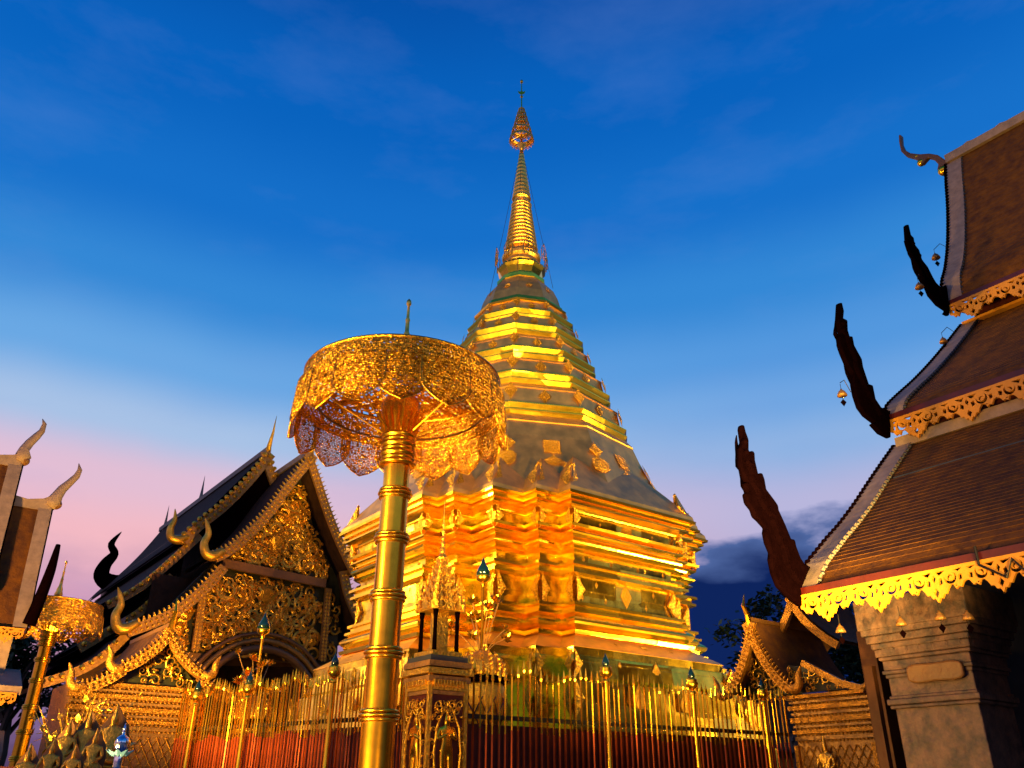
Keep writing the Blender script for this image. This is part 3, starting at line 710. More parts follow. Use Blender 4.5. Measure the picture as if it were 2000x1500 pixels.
def leaf_spike(b, M, w_, h_, t_=.02):
    """a flame-shaped leaf in the local xz of M"""
    pl = [(-.5, 0), (-.42, .25), (-.55, .40), (-.22, .55), (-.18, .75), (0, 1), (.18, .75), (.22, .55), (.55, .40), (.42, .25), (.5, 0)]
    b.prism([(x*w_, y*h_) for x, y in pl], M @ Matrix.Rotation(R_(90), 4, 'X'), t_)
def scroll(b, frame, a, z, r, s, th=.03, flip=1, rel=.0, turns=1.35, leaves=3, ph=0.0):
    """a spiral vine with side leaves, raised on the wall plane"""
    pts = []; rad = []; n = int(13*turns)
    for i in range(n+1):
        f = i/n; ang = ph+flip*f*turns*2*math.pi; rr = r*(1-f*.86)
        pts.append(frame(a+rr*math.cos(ang), z+rr*math.sin(ang), rel+.02+.03*math.sin(f*math.pi))); rad.append(th*(1-.45*f))
    nrm = frame(0, 0, 1)-frame(0, 0, 0)
    b.tube(pts, rad, 4, up=None)
    for k in range(leaves):
        f = (k+.3)/leaves; ang = ph+flip*f*turns*2*math.pi; rr = r*(1-f*.86)
        p0 = (a+rr*math.cos(ang), z+rr*math.sin(ang)); a2 = ang-flip*.6; l_ = r*.5
        p1 = (p0[0]+l_*math.cos(a2), p0[1]+l_*math.sin(a2)); p2 = (p1[0]+l_*.4*math.cos(a2-flip*1.2), p1[1]+l_*.4*math.sin(a2-flip*1.2))
        b.tube([frame(*p0, rel+.01), frame((p0[0]+p1[0])/2, (p0[1]+p1[1])/2, rel+.05), frame(*p1, rel+.04), frame(*p2, rel+.01)], [th*.5, th*1.0, th*.7, th*.15], 4)
def inside(poly, x, y):
    c = False; n = len(poly)
    for i in range(n):
        x1, y1 = poly[i]; x2, y2 = poly[(i+1) % n]
        if (y1 > y) != (y2 > y) and x < (x2-x1)*(y-y1)/(y2-y1)+x1: c = not c
    return c
def carve_fill(b, frame, poly, r, seed, th=.03, rel=0.0, jit=.25):
    rr = random.Random(seed); xs = [p[0] for p in poly]; ys = [p[1] for p in poly]
    y = min(ys)+r*.6; row = 0
    while y < max(ys):
        x = min(xs)+r*(.5 if row % 2 else 1.1)
        while x < max(xs):
            cx, cy = x+rr.uniform(-jit, jit)*r, y+rr.uniform(-jit, jit)*r; q = r*rr.uniform(.8, 1.12)
            ok = all(inside(poly, cx+q*.75*math.cos(k*1.57), cy+q*.75*math.sin(k*1.57)) for k in range(4))
            if not ok:
                q *= .5; ok = all(inside(poly, cx+q*math.cos(k*1.57), cy+q*math.sin(k*1.57)) for k in range(4))
            if ok: scroll(b, frame, cx, cy, q, 1, th*(q/r)**.5, rr.choice((-1, 1)), rel, rr.uniform(1.1, 1.6), 3 if q > r*.7 else 2, rr.uniform(0, 6.28))
            x += r*1.72
        y += r*1.5; row += 1

# ================================================================== CARVED CORNER PILLAR
pil = thing('carved_pillar', 'carved red and gold pillar with deity reliefs at the corner of the railings', 'pillar', (-.83, 9.95, 0), R_(YAW))
WPl = wm(pil); ph_, pw = 2.82, .23
MB().box(WPl @ T(0, 0, ph_/2), pw, pw, ph_/2).build('shaft', M_['red'], pil)
for sx, sy in ((-1, -1), (1, -1), (-1, 1), (1, 1)):
    MB().box(WPl @ T(sx*(pw+.005), sy*(pw+.005), ph_/2), .022, .022, ph_/2).build('corner_moulding', M_['goldorn'], pil)
for k, (z, o, h) in enumerate(((2.60, .02, .02), (2.66, .03, .035), (2.74, .045, .03), (2.82, .07, .03), (2.90, .05, .03), (.9, .03, .04), (.3, .06, .3))):
    MB().box(WPl @ T(0, 0, z), pw+o, pw+o, h).build('cornice' if z > 1 else 'base_moulding', M_['goldorn' if k % 2 else 'dullgold'], pil)
dm = MB()
for s in range(4):
    Ms = WPl @ RZ(s*math.pi/2)
    for i in range(11): dm.box(Ms @ T(-pw+.03+i*.04, -(pw+.04), 2.70), .012, .02, .028)
dm.build('dentil_row', M_['goldorn'], pil, kind='stuff')
for s in (0, 3):
    Ms = WPl @ RZ(-math.pi/2 if s == 3 else 0)
    o = link('deity_relief', FIG_S, pil, Ms @ T(0, -pw-.01, 1.62) @ RZ(math.pi) @ Matrix.Diagonal((.86, .55, .80, 1)))
    fr = lambda a, z, n, Ms=Ms: Ms @ Vector((a, -pw-n, z))
    c = MB()
    for sg in (-1, 1):
        c.tube([fr(sg*.05, 1.60, .02), fr(sg*.15, 1.75, .04), fr(sg*.17, 2.0, .04), fr(sg*.14, 2.25, .04), fr(sg*.06, 2.42, .03), fr(0, 2.52, .02)], [.010, .014, .014, .013, .011, .005], 5)
        for q in range(6):
            z0 = 1.70+q*.13; scroll(c, fr, sg*.185, z0, .032, 1, .008, sg, 0, 1.1, 2, q)
    carve_fill(c, fr, [(-.18, 2.30), (.18, 2.30), (.18, 2.57), (-.18, 2.57)], .05, 5+s, .009)
    carve_fill(c, fr, [(-.19, .95), (.19, .95), (.19, 1.60), (-.19, 1.60)], .06, 9+s, .010)
    c.build('relief_scrollwork', M_['goldorn'], pil, kind='stuff')
    MB().lathe([(.02, 0), (.10, .03), (.13, .07), (.06, .08)], 12, Ms @ T(0, -pw-.01, 1.56) @ Matrix.Diagonal((1, .5, 1, 1))).build('lotus_base', M_['pole'], pil)
# the miniature pavilion on top of the pillar
mp_ = thing('miniature_pavilion', 'small spired pavilion standing on top of the carved pillar', 'shrine', (-.83, 9.95, 2.93), R_(YAW)); Wm = wm(mp_)
MB().box(Wm @ T(0, 0, .03), .25, .25, .03).build('base_slab', M_['slate'], mp_)
MB().box(Wm @ T(0, 0, .09), .20, .20, .03).build('base_slab', M_['goldorn'], mp_)
MB().box(Wm @ T(0, 0, .34), .075, .075, .24).build('cella', M_['goldorn'], mp_)
for sx in (-1, 1):
    for sy in (-1, 1):
        MB().lathe([(.030, .12), (.026, .16), (.022, .5), (.03, .54), (.034, .58)], 8, Wm @ T(sx*.15, sy*.15, 0)).build('column', M_['darkred'], mp_, smooth=True)
for k in range(6):
    s = .235-.036*k; z = .60+k*.105
    tier = MB().box(Wm @ T(0, 0, z), s*.86, s*.86, .022).build('roof_tier', M_['goldorn'], mp_)
    lf = MB(); lf.box(Wm @ T(0, 0, z+.05), s*.62, s*.62, .05)
    for q in range(4):
        Mq = Wm @ RZ(q*math.pi/2)
        leaf_spike(lf, Mq @ T(0, -s*.86, z), s*.62, .17-.012*k)
        for sg in (-1, 1): leaf_spike(lf, Mq @ T(sg*s*.55, -s*.88, z), s*.34, .12-.01*k)
        leaf_spike(lf, Mq @ RZ(math.pi/4) @ T(0, -s*1.2, z-.02), s*.34, .19-.014*k)
    lf.build('leaf_finials', M_['goldorn'], tier)
MB().lathe([(.05, 1.20), (.06, 1.23), (.03, 1.28), (.035, 1.31), (.02, 1.36), (.024, 1.40), (.012, 1.45), (.03, 1.47), (.010, 1.50), (.024, 1.56), (.008, 1.59), (.018, 1.64), (.006, 1.68), (.004, 1.95)], 10, Wm).build('pavilion_spire', M_['goldorn'], mp_)

# ================================================================== FLOWER VASES ON STANDS
def lotus_flower(b, M, r):
    for ring, (n, el, l_) in enumerate(((7, .25, 1.0), (7, .8, .9), (5, 1.25, .8))):
        for k in range(n):
            a = 2*math.pi*(k+.5*ring)/n; d = Vector((math.cos(a)*math.cos(el), math.sin(a)*math.cos(el), math.sin(el)))
            side = Vector((-math.sin(a), math.cos(a), 0)); p = d*r*l_
            b.add([M @ Vector((0, 0, 0)), M @ (p*.55+side*r*.24), M @ (p+UP*r*.12), M @ (p*.55-side*r*.24), M @ (p*.5-UP*r*.07)], [(0, 1, 4), (1, 2, 4), (2, 3, 4), (3, 0, 4), (0, 3, 2, 1)])
def flower_vase(x, y, s, label, seed, ztop):
    t = thing('flower_vase', label, 'vase', (x, y, 0), .3, 'gilded flower vases behind the railings'); W = wm(t); r = random.Random(seed)
    z0 = ztop-2.55*s
    MB().lathe([(.30*s, 0), (.30*s, .1), (.20*s, .2), (.14*s, z0-.3), (.20*s, z0-.1), (.22*s, z0)], 20, W).build('stand', M_['dullgold'], t, smooth=True)
    MB().lathe([(.16, 0), (.17, .05), (.10, .12), (.12, .2), (.26, .45), (.335, .68), (.345, .80), (.30, .90), (.29, .93)], 28, W @ T(0, 0, z0) @ Matrix.Diagonal((s, s, s, 1))).build('vase_body', M_['goldorn'], t, smooth=True)
    lt = MB(); Wv = W @ T(0, 0, z0) @ Matrix.Diagonal((s, s, s, 1))
    def vr(z): return .12+.215*math.sin(min(1, (z-.2)/.55)*math.pi/2)
    for k in range(12):
        for sg in (-1, 1):
            lt.tube([Wv @ Vector(((vr(z)+.012)*math.cos(2*math.pi*k/12+sg*(z-.2)*1.6), (vr(z)+.012)*math.sin(2*math.pi*k/12+sg*(z-.2)*1.6), z)) for z in [.2+.09*q for q in range(7)]], .008*s, 4)
    lt.build('lattice', M_['red'], t)
    MB().lathe([(.34, .92), (.36, .96), (.33, 1.0), (.30, 1.02)], 28, Wv).build('rim', M_['darkred'], t, smooth=True)
    MB().lathe([(.31, 1.0), (.315, 1.06), (.28, 1.17), (.20, 1.27), (.10, 1.33), (.03, 1.36)], 28, Wv).build('dome', M_['goldorn'], t, smooth=True)
    sc_ = MB()
    for j in range(5):
        z = 1.03+j*.06; rr = (.315, .305, .285, .245, .19)[j]
        for k in range(18-2*j):
            a = 2*math.pi*(k+.5*(j % 2))/(18-2*j); sc_.tube([Wv @ Vector((rr*math.cos(a), rr*math.sin(a), z-.02)), Wv @ Vector(((rr+.02)*math.cos(a), (rr+.02)*math.sin(a), z+.02)), Wv @ Vector((rr*.95*math.cos(a), rr*.95*math.sin(a), z+.06))], [.022*s, .026*s, .006*s], 4)
    sc_.build('scale_petals', M_['goldorn'], t, kind='stuff')
    MB().lathe([(.022, 1.3), (.018, 2.2), (.035, 2.24), (.02, 2.28)], 8, Wv).build('stem', M_['pole'], t)
    MB().lathe([(.02, 2.26), (.09, 2.30), (.10, 2.36), (.07, 2.40)], 12, Wv).build('lotus_cup', M_['pole'], t, smooth=True)
    MB().lathe([(.10, 2.36), (.085, 2.44), (.04, 2.52), (.003, 2.62)], 12, Wv).build('bud', M_['teal'], t, smooth=True)
    for k in range(11):
        a = 2*math.pi*k/11+r.uniform(-.2, .2); rad = r.uniform(.16, .44); z = r.uniform(1.45, 2.12)-rad*.2
        p = Vector((rad*math.cos(a), rad*math.sin(a), z)); st = MB()
        st.tube([Wv @ Vector((.03*math.cos(a), .03*math.sin(a), 1.3)), Wv @ Vector((p.x*.6, p.y*.6, (1.3+z)/2+.05)), Wv @ p], .007*s, 4)
        f = MB(); lotus_flower(f, Wv @ Matrix.Translation(p) @ Matrix.Rotation(r.uniform(-.7, .7), 4, 'X') @ Matrix.Rotation(r.uniform(-.7, .7), 4, 'Y'), r.uniform(.09, .14))
        o = f.build('gilded_lotus', M_['pole'], t); st.build('stalk', M_['dullgold'], o)
q_ = at_y(941, 1250, 11.6); flower_vase(q_.x, 11.6, 1.0, 'gilded vase of metal lotuses right of the carved pillar', 3, at_y(941, 1098, 11.6).z)
q_ = at_y(512, 1250, 13.6); flower_vase(q_.x, 13.6, 1.0, 'gilded vase of metal lotuses in front of the arched door', 8, at_y(516, 1205, 13.6).z)

# ================================================================== HELPERS FOR ROOFS
def poly_px(pl, pts, off=(0, 0), sc_=1.0):
    return [pl.az(off[0]+x*sc_, off[1]+y*sc_) for x, y in pts]
def flat_shape(name, pl, az, t, mt, parent, n=0.0, label=None):
    return MB().prism(az, pl.mat(0, 0, n), t).build(name, mt, parent, label=label)
def strip(b, pl, path, w_, t, n=0.0):
    """board of width w_ following a 2-D path in plane pl (offset to the right side of travel)"""
    m = len(path); A = []; B = []
    for i in range(m):
        d = Vector((path[min(i+1, m-1)][0]-path[max(i-1, 0)][0], path[min(i+1, m-1)][1]-path[max(i-1, 0)][1])).normalized()
        A.append(path[i]); B.append((path[i][0]+d.y*w_, path[i][1]-d.x*w_))
    for i in range(m-1):
        b.prism([A[i], A[i+1], B[i+1], B[i]], pl.mat(0, 0, n), t)
def resample(path, step):
    out_ = []; acc = 0
    for (x0, y0), (x1, y1) in zip(path[:-1], path[1:]):
        l_ = math.hypot(x1-x0, y1-y0); d = 0
        while acc+ (l_-d) >= step:
            d += step-acc; acc = 0; out_.append((x0+(x1-x0)*d/l_, y0+(y1-y0)*d/l_, math.atan2(y1-y0, x1-x0)))
        acc += l_-d
    return out_
def smooth_path(pts, n=6):
    out_ = []
    P_ = [pts[0]]+list(pts)+[pts[-1]]
    for i in range(1, len(P_)-2):
        p0, p1, p2, p3 = P_[i-1:i+3]
        for k in range(n):
            t = k/n; out_.append(tuple(.5*((2*p1[j])+(-p0[j]+p2[j])*t+(2*p0[j]-5*p1[j]+4*p2[j]-p3[j])*t*t+(-p0[j]+3*p1[j]-3*p2[j]+p3[j])*t**3) for j in (0, 1)))
    out_.append(tuple(pts[-1])); return out_
def curved_roof(prof, pl, dvec, length, mt, parent, name='roof_tiles', step=.14, thick=.10):
    """stepped rows of tiles following profile prof (a,z) in plane pl, swept along dvec; returns object"""
    b = MB(); rs = [(prof[0][0], prof[0][1], 0)]+resample(prof, step)
    dv = Vector(dvec)*length
    for (a0, z0, _), (a1, z1, ang) in zip(rs[:-1], rs[1:]):
        d = Vector((a1-a0, z1-z0)).normalized(); nx, nz = -d.y, d.x
        if nz < 0: nx, nz = -nx, -nz
        p = [(a0+nx*.014, z0+nz*.014), (a1+d.x*.02+nx*.008, z1+d.y*.02+nz*.008), (a1+d.x*.02-nx*.02, z1+d.y*.02-nz*.02), (a0-nx*.02, z0-nz*.02)]
        A = [pl.w(*q) for q in p]; B = [q+dv for q in A]
        b.add(A+B, [(0, 1, 2, 3), (7, 6, 5, 4), (0, 4, 5, 1), (1, 5, 6, 2), (2, 6, 7, 3), (3, 7, 4, 0)])
    return b.build(name, mt, parent, kind='stuff')

# ================================================================== RIGHT HALL
a1 = at_y(1560, 1168, 9.5)
hall = thing('temple_hall', 'hall on the right with three stacked brown tiled roofs and yellow fretwork eaves', 'temple', (a1.x, 9.5, 0), R_(YAW))
gp = Plane((a1.x, 9.5), eR)          # plane of the far gable; its normal points towards -eL
nR = gp.n
C7 = lambda pts: [gp.az(1400+x*.2667, 800+y*.2667) for x, y in pts]
C6 = lambda pts: [gp.az(1600+x*.2667, 560+y*.2667) for x, y in pts]
C5 = lambda pts: [gp.az(1700+x*.2667, 240+y*.2667) for x, y in pts]
v1 = C7([(600, 1360), (680, 1180), (760, 1075), (830, 985), (930, 870), (1040, 720), (1130, 580), (1230, 430), (1330, 285)])
v2 = C6([(500, 985), (520, 900), (600, 815), (720, 705), (850, 565), (960, 430), (1060, 300)])
v3 = C5([(560, 1345), (545, 1190), (570, 1080), (588, 900), (588, 650), (575, 450), (570, 300)])
v1, v2, v3 = [smooth_path(v, 3) for v in (v1, v2, v3)]
LEN = 13.0
inward = nR if (nR.dot(-eL) > 0) else -nR   # towards the camera end of the hall
cx = v3[-1][0]
def mirror(v): return [(2*cx-a, z) for a, z in v]
for i, v in enumerate((v1, v2, v3)):
    off = inward*0.0
    curved_roof(v, gp, inward, LEN, M_['tile'], hall, step=(.105, .12, .14)[i])
    curved_roof(mirror(v), gp, inward, LEN, M_['tile'], hall, step=.4)
    # white verge band lying on the tiles, with a bead edge
    b = MB(); wv = (.24, .26, .30)[i]
    A = [gp.w(a-.01, z+.07)+inward*-.03 for a, z in v]; B = [gp.w(a-.01, z+.07)+inward*wv for a, z in v]
    A2 = [p-UP*.10 for p in A]; B2 = [p-UP*.10 for p in B]
    b.sheet(A, B); b.sheet(A2, A); b.sheet(B, B2); b.sheet(B2, A2)
    b.build('verge_band', M_['plaster'], hall)
    bd_ = MB()
    for a, z, ang in resample(v, .105): bd_.ball(gp.w(a-.015, z+.05)-inward*.04, .045, n=6, m=4)
    bd_.build('bead_edge', M_['darkred'], hall, kind='stuff')
    bd_ = MB()
    for a, z, ang in resample(v, .12): bd_.ball(gp.w(a, z+.05)+inward*(wv+.01), .028, n=5, m=4)
    bd_.build('bead_edge', M_['slate'], hall, kind='stuff')
# naga tails, flame edged boards in the gable plane
t1 = C7([(155, 120), (178, 118), (190, 170), (212, 230), (212, 330), (235, 305), (255, 320), (258, 380), (280, 475), (310, 468), (328, 520), (340, 590), (400, 670), (428, 710), (430, 740), (480, 850), (520, 950), (548, 955), (560, 1010), (590, 1090), (620, 1135), (670, 1160), (680, 1260), (600, 1380), (600, 1450), (520, 1390), (430, 1300), (390, 1200), (370, 1100), (375, 1050), (345, 980), (330, 905), (335, 870), (290, 820), (255, 790), (240, 740), (200, 690), (185, 620), (200, 610), (178, 545), (200, 535), (165, 470), (150, 400), (148, 290), (165, 240), (152, 150)])
t2 = C6([(125, 128), (145, 125), (160, 190), (155, 240), (185, 255), (188, 330), (200, 370), (222, 372), (235, 440), (290, 540), (300, 600), (340, 720), (370, 730), (390, 830), (430, 890), (470, 905), (520, 930), (500, 1000), (500, 1115), (430, 1080), (365, 1010), (385, 1000), (320, 950), (275, 890), (245, 800), (230, 720), (228, 640), (180, 560), (150, 490), (130, 430), (128, 375), (140, 350), (118, 250)])
t3 = C5([(243, 755), (262, 750), (280, 830), (300, 850), (308, 900), (340, 940), (360, 1010), (400, 1060), (440, 1140), (470, 1190), (500, 1230), (540, 1190), (560, 1330), (560, 1420), (520, 1400), (540, 1380), (480, 1340), (420, 1270), (390, 1200), (355, 1100), (310, 1020), (275, 960), (250, 860)])
for t_, th_ in ((t1, .07), (t2, .08), (t3, .08)):
    o = flat_shape('naga_finial', gp, t_, th_, M_['darkred'], hall, n=.02)
    # raised inner ridge and scales follow the body
    c = MB(); n = len(t_); k0 = n//2
    cen = [((t_[i][0]+t_[n-1-i][0])/2, (t_[i][1]+t_[n-1-i][1])/2) for i in range(1, k0-2)]
    for sgn in (-1, 1):
        c.tube([gp.w(a, z, sgn*(th_/2+.02)) for a, z in smooth_path(cen, 2)], [.05*min(1, (j+1)/8) for j in range(len(smooth_path(cen, 2)))], 6)
    for a, z, ang in resample(cen, .13): c.ball(gp.w(a, z, th_/2+.03), .045, n=6, m=4)
    c.build('scale_ridge', M_['darkred'], o)
    m_ = o.modifiers.new('bevel', 'BEVEL'); m_.width = .03; m_.segments = 2; m_.limit_method = 'ANGLE'
# verge fillet boards below the band
for v in (v1, v2, v3):
    b = MB(); strip(b, gp, [(a, z+.02) for a, z in v], .16, .05, -.03); b.build('bargeboard', M_['darkred'], hall)
# chofa at the top, pointing out along the ridge
apx = v3[-1]
rp = Plane((gp.w(*apx).x, gp.w(*apx).y), -inward)
chf = [rp.az(1700+x*.2667, 240+y*.2667) for x, y in [(225, 90), (234, 100), (238, 160), (258, 203), (300, 227), (370, 235), (440, 230), (500, 240), (560, 280), (600, 300), (600, 350), (555, 378), (520, 375), (497, 350), (505, 310), (470, 272), (430, 262), (408, 285), (390, 308), (350, 305), (355, 280), (330, 268), (270, 252), (232, 215), (218, 150), (215, 100)]]
o = flat_shape('ridge_finial', rp, chf, .12, M_['ochre'], hall); m_ = o.modifiers.new('bevel', 'BEVEL'); m_.width = .03; m_.segments = 2
for x, y, r in ((345, 250, .07), (372, 292, .09), (535, 350, .12), (425, 252, .06)):
    MB().ball(rp.pt(1700+x*.2667, 240+y*.2667), r).build('gilt_boss', M_['pole'], hall, smooth=True)
# ridge cap, top bands between the tiers, red boards, fretwork
for z_off, hh, mt in ((.02, .20, 'plaster'),):
    p0 = gp.w(*apx); MB().bar(p0+UP*.08, p0+UP*.08+inward*LEN, .22, .20).build('ridge_cap', M_['plaster'], hall)
p0 = gp.w(apx[0], apx[1]+.3)
rc = MB()
for k in range(4): rc.prism([(0, 0), (.35, .10), (.7, 0)], Plane((p0.x, p0.y), inward).mat(.15+k*.7, apx[1]+.16), .10)
rc.build('ridge_crest', M_['plaster'], hall)
for v, nxt, hh, mt in ((v1, v2, .16, 'plaster'), (v2, v3, .05, 'lace')):
    p0 = gp.w(v[-1][0]-.02, v[-1][1]+.05); MB().bar(p0+inward*.02, p0+inward*LEN, .16, hh).build('top_band', M_[mt], hall)
    # red wall between this roof's top and the eave above
    a_, z_ = v[-1]; q0 = gp.w(a_+.20, z_-.2)+inward*.25; q1 = gp.w(a_+.20, nxt[0][1]+.15)+inward*.25
    MB().add([q0, q0+inward*LEN, q1+inward*LEN, q1], [(0, 1, 2, 3)]).add([q0, q1, gp.w(a_+5, nxt[0][1]+.15)+inward*.25, gp.w(a_+5, z_-.2)+inward*.25], [(0, 1, 2, 3)]).build('clerestory_wall', M_['red'], hall)
    zc = (z_+nxt[0][1])/2
    MB().bar(gp.w(a_+.15, zc-.03)+inward*.25, gp.w(a_+.15, zc-.03)+inward*1.9, .10, .05).build('panel_moulding', M_['darkred'], hall)
# fretwork eaves board
def crescent(cx_, cy_, r, a0, span=4.0, fat=.42):
    n = 12; o_ = [(cx_+r*math.cos(a0+span*i/n), cy_+r*math.sin(a0+span*i/n)) for i in range(n+1)]
    i_ = [(cx_+r*(1-fat*math.sin(math.pi*i/n))*math.cos(a0+span*i/n), cy_+r*(1-fat*math.sin(math.pi*i/n))*math.sin(a0+span*i/n)) for i in range(n-1, 0, -1)]
    return o_+i_
FW, FH = .62, .33
half = [(0, -.155), (.03, -.165), (.06, -.215), (.085, -.20), (.11, -.225), (.135, -.175), (.165, -.175), (.195, -.215), (.215, -.255), (.24, -.25), (.262, -.29), (.285, -.285)]
outl = [(0, 0)]+half+[(.31, -.33)]+[(FW-x, y) for x, y in half[::-1]]+[(FW, 0)]
holes = []
for s in (0, 1):
    mx = (lambda x: x) if s == 0 else (lambda x: FW-x)
    def mk(poly): holes.append([(mx(x), y) for x, y in poly])
    mk(crescent(.150, -.110, .062, 2.2, 4.4, .55))
    mk(crescent(.150, -.110, .028, 5.0, 4.0, .7))
    mk([(.02, -.035), (.11, -.035), (.06, -.062)]); mk([(.19, -.035), (.29, -.035), (.255, -.075), (.225, -.06)])
    mk([(.035, -.09), (.072, -.10), (.065, -.15), (.035, -.14)])
    mk([(.235, -.10), (.27, -.12), (.262, -.17), (.228, -.155)]); mk([(.095, -.19), (.12, -.185), (.11, -.205)])
holes.append([(.31, -.19), (.338, -.235), (.31, -.28), (.282, -.235)]); holes.append([(.31, -.06), (.33, -.10), (.31, -.14), (.29, -.10)])
FRET = holed('fretwork_panel', outl, holes, .035, M_['lace'])
for i, (v, sc_, nfr) in enumerate(((v1, 1.0, 14), (v2, 1.22, 11), (v3, 1.30, 10))):
    a_, z_ = v[0]
    for k in range(nfr):
        M = gp.mat(a_-.02, z_-.01)
        p = gp.w(a_-.02, z_-.01)+inward*(.03+k*FW*sc_)
        Mx = Matrix.Identity(4)
        for j in range(3): Mx[j][0] = inward[j]*sc_; Mx[j][1] = UP[j]*sc_; Mx[j][2] = -eR[j]*sc_; Mx[j][3] = p[j]
        o = bpy.data.objects.new('fretwork_panel', FRET); col.objects.link(o); o.parent = hall; o.matrix_basis = wm(hall).inverted() @ Mx
    p0 = gp.w(a_-.0, z_+.02); MB().bar(p0, p0+inward*LEN, .05, .10*sc_).build('eaves_fascia', M_['red'], hall)
    # soffit boards
    q0 = gp.w(a_+.05, z_-.06); q1 = gp.w(a_+1.6, z_+.35); MB().add([q0, q0+inward*LEN, q1+inward*LEN, q1], [(0, 1, 2, 3)]).build('soffit', M_['darkred'], hall)
# walls and columns below
wz = v1[0][1]
MB().add([gp.w(2.1, 0)+inward*.3, gp.w(2.1, 0)+inward*LEN, gp.w(2.1, wz+1.8)+inward*LEN, gp.w(2.1, wz+1.8)+inward*.3], [(0, 1, 2, 3)]).build('wall', M_['slate'], hall)  # shade of the recess is put into the wall's dark colour
MB().add([gp.w(2.1, 0)+inward*.3, gp.w(14, 0)+inward*.3, gp.w(14, wz+4)+inward*.3, gp.w(2.1, wz+1.8)+inward*.3], [(0, 1, 2, 3)]).build('wall', M_['wood'], hall)
MB().box(Matrix.Translation(gp.w(5, 0)+inward*6.5+UP*.18) @ RZ(R_(YAW)), 4.9, 6.9, .18).build('terrace', M_['marble'], hall)
def column(k0, k1, r0=.62, r1=1.35):
    c = gp.w((r0+r1)/2, 0)+inward*((k0+k1)/2); Mc = Matrix.Translation(c) @ RZ(R_(YAW)); hx, hy = (r1-r0)/2, (k1-k0)/2
    o = MB().box(Mc @ T(0, 0, 1.2), hx, hy, 1.25).build('column', M_['marble'], hall)
    for z, dx, h in ((2.45, .035, .018), (2.50, .055, .030), (2.545, .03, .018), (2.65, .012, .10), (2.76, .03, .02), (2.80, .05, .02), (2.87, .035, .05), (2.94, .06, .02), (3.00, .08, .04), (3.07, .10, .03), (3.14, .13, .04), (3.22, .16, .04), (3.40, .18, .16)):
        MB().box(Mc @ T(.0, 0, z) @ RZ(rnd.uniform(-.006, .006)), hx+dx, hy+dx, h).build('capital_course', M_['marble'], o)
    pe = MB()
    for s_ in range(4):
        Ms = Mc @ RZ(s_*math.pi/2); hw, hd = (hx, hy) if s_ % 2 == 0 else (hy, hx)
        for i in range(6): leaf_spike(pe, Ms @ T(-hw+hw*2*(i+.5)/6, -hd-.05, 2.98), .15, .2, .07)
    pe.build('capital_leaves', M_['marble'], o)
    for q in list(o.children)+[o]:
        mm_ = q.modifiers.new('bevel', 'BEVEL'); mm_.width = .012; mm_.segments = 2
    return Mc, hx, hy, o
Mc, hx, hy, colo = column(.56, 1.44)
column(4.0, 4.9)
pl_c = Plane((gp.w(.62, 0)+inward*1.0).xy, inward)
sgnn = 1 if pl_c.n.dot(-eR) > 0 else -1
pla = MB(); pc = pl_c.az(1832, 1313)
sh = []
for k in range(24):
    a = 2*math.pi*k/24; sh.append((pc[0]+.30*max(-1, min(1, 1.25*math.cos(a))), pc[1]+.105*math.sin(a)*(1-.15*math.cos(4*a))))
pla.prism(sh, pl_c.mat(0, 0, sgnn*.06), .05)
pq = pla.build('oval_plaque', M_['ochre'], hall); m_ = pq.modifiers.new('bevel', 'BEVEL'); m_.width = .02; m_.segments = 2
# dark timber door post beside the column
pdp = gp.w(1.3, 0)+inward*.12
MB().box(Matrix.Translation(pdp+UP*1.6) @ RZ(R_(YAW)), .28, .10, 1.75).build('door_post', M_['wood'], hall)
MB().box(Matrix.Translation(gp.w(.7, 0)+inward*.30+UP*1.45) @ RZ(R_(YAW)), .04, .05, 1.45).build('door_post', M_['wood'], hall)
br = MB(); e0 = gp.w(v1[0][0]-.06, v1[0][1])+inward*2.05
br.tube([e0+UP*.12, e0-UP*.06, e0-UP*.22+inward*.22, e0-UP*.06+inward*.30, e0-UP*.24+inward*.42], .014, 6); br.build('lamp_bracket', M_['iron'], hall)

# bells hanging from the eaves and finials
def bell(p, r, label, drop=.10):
    t = thing('wind_bell', label, 'bell', (p.x, p.y, p.z), 0, 'wind bells hanging round the right hall'); W = wm(t)
    MB().lathe([(r, -r*1.3), (r*.92, -r*.9), (r*.6, -r*.3), (r*.25, 0), (.01, .02)], 12, W).build('bell_cup', M_['dullgold'], t, smooth=True)
    MB().tube([W @ Vector((0, 0, -r)), W @ Vector((0, 0, -r*2.2))], .004, 4).build('clapper_wire', M_['iron'], t)
    MB().prism([(0, 0), (r*.6, -r*.7), (0, -r*1.6), (-r*.6, -r*.7)], W @ T(0, 0, -r*2.0) @ Matrix.Rotation(R_(90), 4, 'X'), .01).build('clapper_leaf', M_['darkred'], t)
    MB().tube([W @ Vector((0, 0, 0)), W @ Vector((0, 0, drop))], .004, 4).build('hanger', M_['iron'], t)
for (x, y, rr, lb, ex) in ((1643, 762, .07, 'wind bell hanging beside the middle naga finial', (.25, .13)), (1826, 496, .08, 'wind bell hanging beside the top roof verge', (.35, .12)), (1841, 660, .07, 'wind bell hanging beside the middle roof verge', (.30, .12)), (1794, 553, .08, 'wind bell hanging below the top naga finial', (.2, .1))):
    p = gp.pt(x, y); bell(p, rr, lb)
    MB()
for x, y, lb in ((1640, 1222, 'wind bell at the far end of the lowest fretwork eave'), (1758, 1208, 'wind bell above the left edge of the marble column'), (1834, 1196, 'wind bell above the middle of the marble column'), (1888, 1196, 'wind bell above the right edge of the marble column')):
    ep = Plane(gp.w(v1[0][0]+.05, 0).xy, inward); p = ep.pt(x, y); bell(p, .055, lb, .12)
